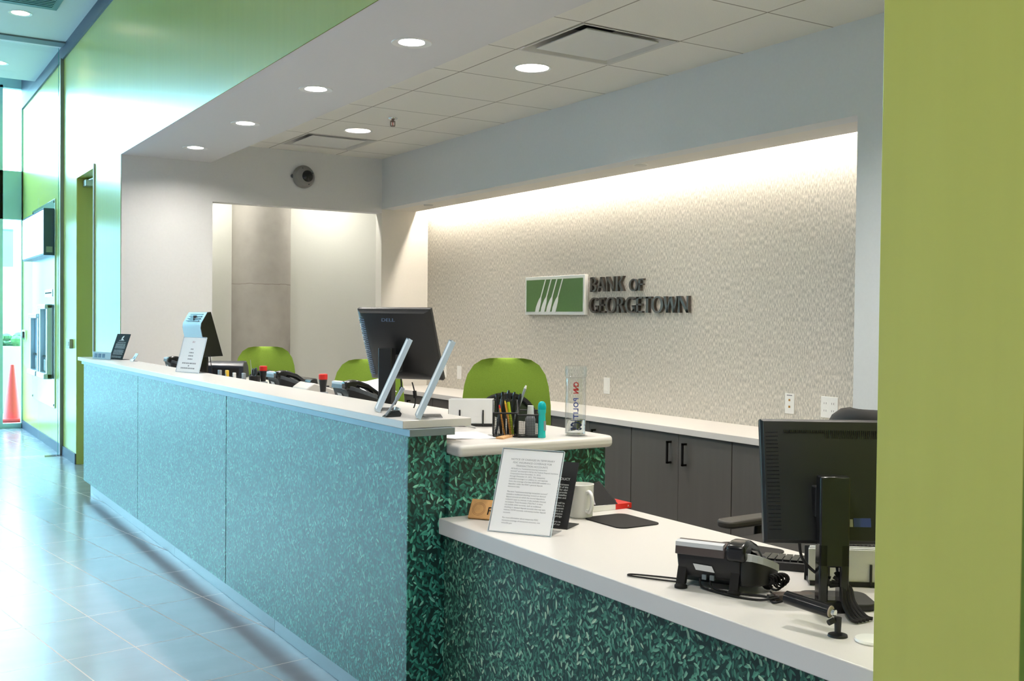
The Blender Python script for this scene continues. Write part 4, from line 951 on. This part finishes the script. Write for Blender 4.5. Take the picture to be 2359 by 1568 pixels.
B().lathe([(.001,0),(.018,0),(.019,.004),(.019,.060),(.012,.074),(.001,.075)]).build('tube_body', mat('grey_gel', (.33,.34,.37), .25), t); B().cyl((0,0,.074),(0,0,.108),.0125,.0105).build('cap', M_wplas, t)
t = thing('glue_stick', 'teal glue bottle with a round cap beside the mesh desk tidy', 'glue', (2.068, 3.108, ZT))
B().lathe([(.001,0),(.0135,0),(.0145,.004),(.0135,.014),(.0130,.07),(.0125,.085),(.0145,.090),(.0145,.100),(.001,.101)]).build('bottle', M_teald, t)
B().lathe([(.0142,.100),(.0150,.104),(.0150,.112),(.0125,.122),(.007,.128),(.001,.1295)]).build('cap', M_tealc, t)
B().box(-.0005,.0085,-.0144,-.0126,.026,.060).build('label', M_silver, t, flat=True)
o = B().prism([(0,0),(.085,.060),(.080,.092),(-.012,.030)], lambda u,v,q: (1.915+u, 3.120+v, q), ZT, ZT+.006).build('note_pad', mat('tan_pad', (.72,.42,.20), .6)); tag(o, 'small tan note pad lying before the mesh desk tidy', 'note pad')
o = B().loft([[Vector((1.74+.034*k, 3.20+.004*math.sin(k)-.008*k, ZT+.0012+.0012*math.sin(k*1.4))) for k in range(6)], [Vector((1.79+.034*k, 3.40-.004*k, ZT+.0012+.001*math.sin(k))) for k in range(6)]], cap=False, closed=False).build('loose_sheet', M_paper); tag(o, 'loose translucent sheet lying by the ledge end on the teller worktop', 'paper')
tag(B().tube([(1.80,3.42,ZT+.004),(1.88,3.46,ZT+.012),(1.94,3.50,ZT+.02),(2.0,3.46,ZT+.006)], .004).build('grey_cable', mat('grey_cable', (.45,.45,.44), .5)), 'pale grey cable curving behind the ledge end by the envelopes', 'cable')
tag(B().tube([(1.79,3.30,ZT+.006),(1.80,3.33,ZT+.03),(1.815,3.36,ZT+.012),(1.83,3.34,ZT+.035),(1.84,3.40,ZT+.01)], .0035).build('tangled_cable', mat('brown_black_plastic')), 'small knot of dark cable under the end of the ledge', 'cable')
# water bottle
t = thing('water_bottle', 'clear water bottle with red and blue print near the end of the teller worktop', 'bottle', (2.217, 3.112, ZT))
B().lathe([(.001,.003),(.036,.003),(.0375,.008),(.0375,.205),(.0345,.210),(.0345,.207),(.036,.204),(.036,.008),(.001,.006)], seg=40).build('shell', M_pet, t)
B().lathe([(.001,.210),(.036,.210),(.0385,.213),(.0385,.251),(.036,.253),(.001,.253)], seg=40).build('cap', M_pet, t)
b = B()
for k in range(24): a = 2*PI*k/24; b.box(.0385*math.cos(a)-.0006,.0385*math.cos(a)+.0006,.0385*math.sin(a)-.0006,.0385*math.sin(a)+.0006,.214,.250)
b.build('cap_ribs', M_acryl, t, flat=True)
B().lathe([(.001,.0065),(.0352,.0085),(.0352,.058),(.001,.058)], seg=40).build('water', M_water, t)
va = math.atan2(3.112, 2.217)
def wrap(p):        # local x runs down the bottle, y runs round its far side: read through the bottle the print is mirrored
    a = va+(p.y-.010)/.0363; r = .0363+p.z; return (r*math.cos(a), r*math.sin(a), .192-p.x)
I4 = Matrix.Identity(4)
text('red_print', 'CNN', .026, mat('red_ink', (.60,.02,.02), .5), t, I4, .0002, 'LEFT', sx=.78, spacing=.86, xfn=wrap, bold=.0011)
text('blue_print', 'POLITICS', .026, mat('blue_ink', (.02,.06,.40), .5), t, Matrix.Translation((0,0,-.058)), .0002, 'LEFT', sx=.98, spacing=1.15, xfn=wrap, bold=.0006)

# ================================================================== things showing over the ledge
def stamp(label, x, y):
    t = thing('rubber_stamp', label, 'stamp', (x, y, ZT), group='red-topped stamps behind the ledge')
    B().box(-.022,.022,-.016,.016,0,.052).build('body', M_silver, t, bevel=.003); B().box(-.020,.020,-.0165,-.010,.006,.046).build('window', mat('grey_blue_plastic'), t, flat=True)
    B().lathe([(.001,.052),(.014,.052),(.016,.075),(.021,.112),(.020,.116),(.001,.118)]).build('handle', M_black, t); B().lathe([(.0205,.112),(.022,.118),(.022,.138),(.018,.141),(.001,.141)]).build('top', M_red, t)
stamp('red-topped black stamp before the far lime chair', 1.97, 5.83); stamp('red-topped black stamp left of the near telephone handset', 1.96, 4.90)
t = thing('adding_machine', 'pale adding machine behind the ledge beside the red-topped stamp', 'adding machine', (2.06, 5.34, ZT), math.radians(-90))
B().prism([(0,0),(-.005,.045),(.04,.075),(.09,.060),(.20,.022),(.21,0)], lambda u,v,q: (q, u-.06, v), -.09, .12).build('case', mat('pale_grey_plastic', (.55,.53,.50), .45), t, bevel=.006)
B().cyl((-.02,.0,.070),(.06,.0,.070),.022).build('paper_roll', M_black, t); B().box(-.06,.09,.035,.075,.05,.058).build('display', M_blackg, t, flat=True)
t = thing('paper_pile', 'rumpled white papers behind the ledge by the middle monitor', 'papers', (2.245, 5.03, ZT))
B().box(-.09,.09,-.17,.16,0,.040).build('stack', M_paper, t, bevel=.002)
b = B(); b.loft([[Vector((-.095, -.18+.03*k, .044+.035*math.exp(-((k-8)/2.2)**2)+.006*math.sin(k*1.7))) for k in range(13)], [Vector((.095, -.18+.03*k, .046+.055*math.exp(-((k-7)/2.6)**2)+.006*math.sin(k*1.3))) for k in range(13)]], cap=False, closed=False); b.build('top_sheet', M_paper, t)
t = thing('receipt_printer', 'dark receipt printer behind the ledge under the far monitor', 'printer', (2.165, 7.17, ZT), math.radians(-28))
B().prism([(-.10,0),(-.10,.085),(-.06,.112),(.03,.115),(.09,.080),(.12,.03),(.12,0)], lambda u,v,q: (q, u, v), -.12, .13).build('case', mat('blue_black_plastic', (.018,.024,.036), .35), t, bevel=.006)
B().box(-.08,.10,-.101,-.095,.02,.07).build('paper_slot', M_dark, t, flat=True)
def clip(label, x, y, m, h, w): 
    t = thing('tag_holder', label, 'tag holder', (x, y, ZT)); B().box(-.008,.008,-w/2,w/2,0,h).build('body', m, t, bevel=.003); B().box(-.009,-.008,-w*.3,w*.3,h*.3,h*.8).build('face', M_silver, t, flat=True)
clip('small silver block behind the ledge beside the black cord loops', 1.88, 5.90, M_silver, .098, .035); clip('small silver block behind the ledge right of the clear ledge notice', 1.86, 6.30, M_silver, .098, .035)
clip('yellow tag behind the ledge before the receipt printer', 1.85, 6.12, M_yel, .105, .030); clip('small white tag behind the ledge near the red-topped stamp', 1.85, 5.98, M_wplas, .097, .022)
t = thing('scissors', 'black-handled scissors standing in a cup before the farthest lime chair', 'scissors', (1.92, 5.83, ZT))
b = B()
for s, dz in ((-1, 0), (1, -.006)):
    cy = s*.024; b.tube([(0,cy+.018*math.cos(a)*.8,.108+dz+.022*math.sin(a)) for a in [2*PI*k/10 for k in range(11)]], .0045, 6, 2)
b.build('handles', M_black, t); B().cyl((0,0,.0),(0,0,.085),.028,.032).build('cup', M_black, t)
t = thing('letter_opener', 'thin pale blade sticking up beside the black scissors', 'letter opener', (1.925, 5.90, ZT)); B().tube([(0,-.02,.03),(0,.0,.10),(0,.022,.172)], lambda u: .003-.002*u).build('blade', M_silver, t); B().cyl((0,-.026,.002),(0,-.02,.035),.006).build('grip', M_black, t)
t = thing('pen_pair', 'pen lying on black clutter behind the ledge by the far stamp', 'pen', (2.20, 5.95, ZT)); B().box(-.05,.10,-.12,.16,0,.062).build('black_case', M_black, t, bevel=.01); B().cyl((-.03,.10,.069),(.0,-.06,.069),.005).build('barrel', M_silver, t)
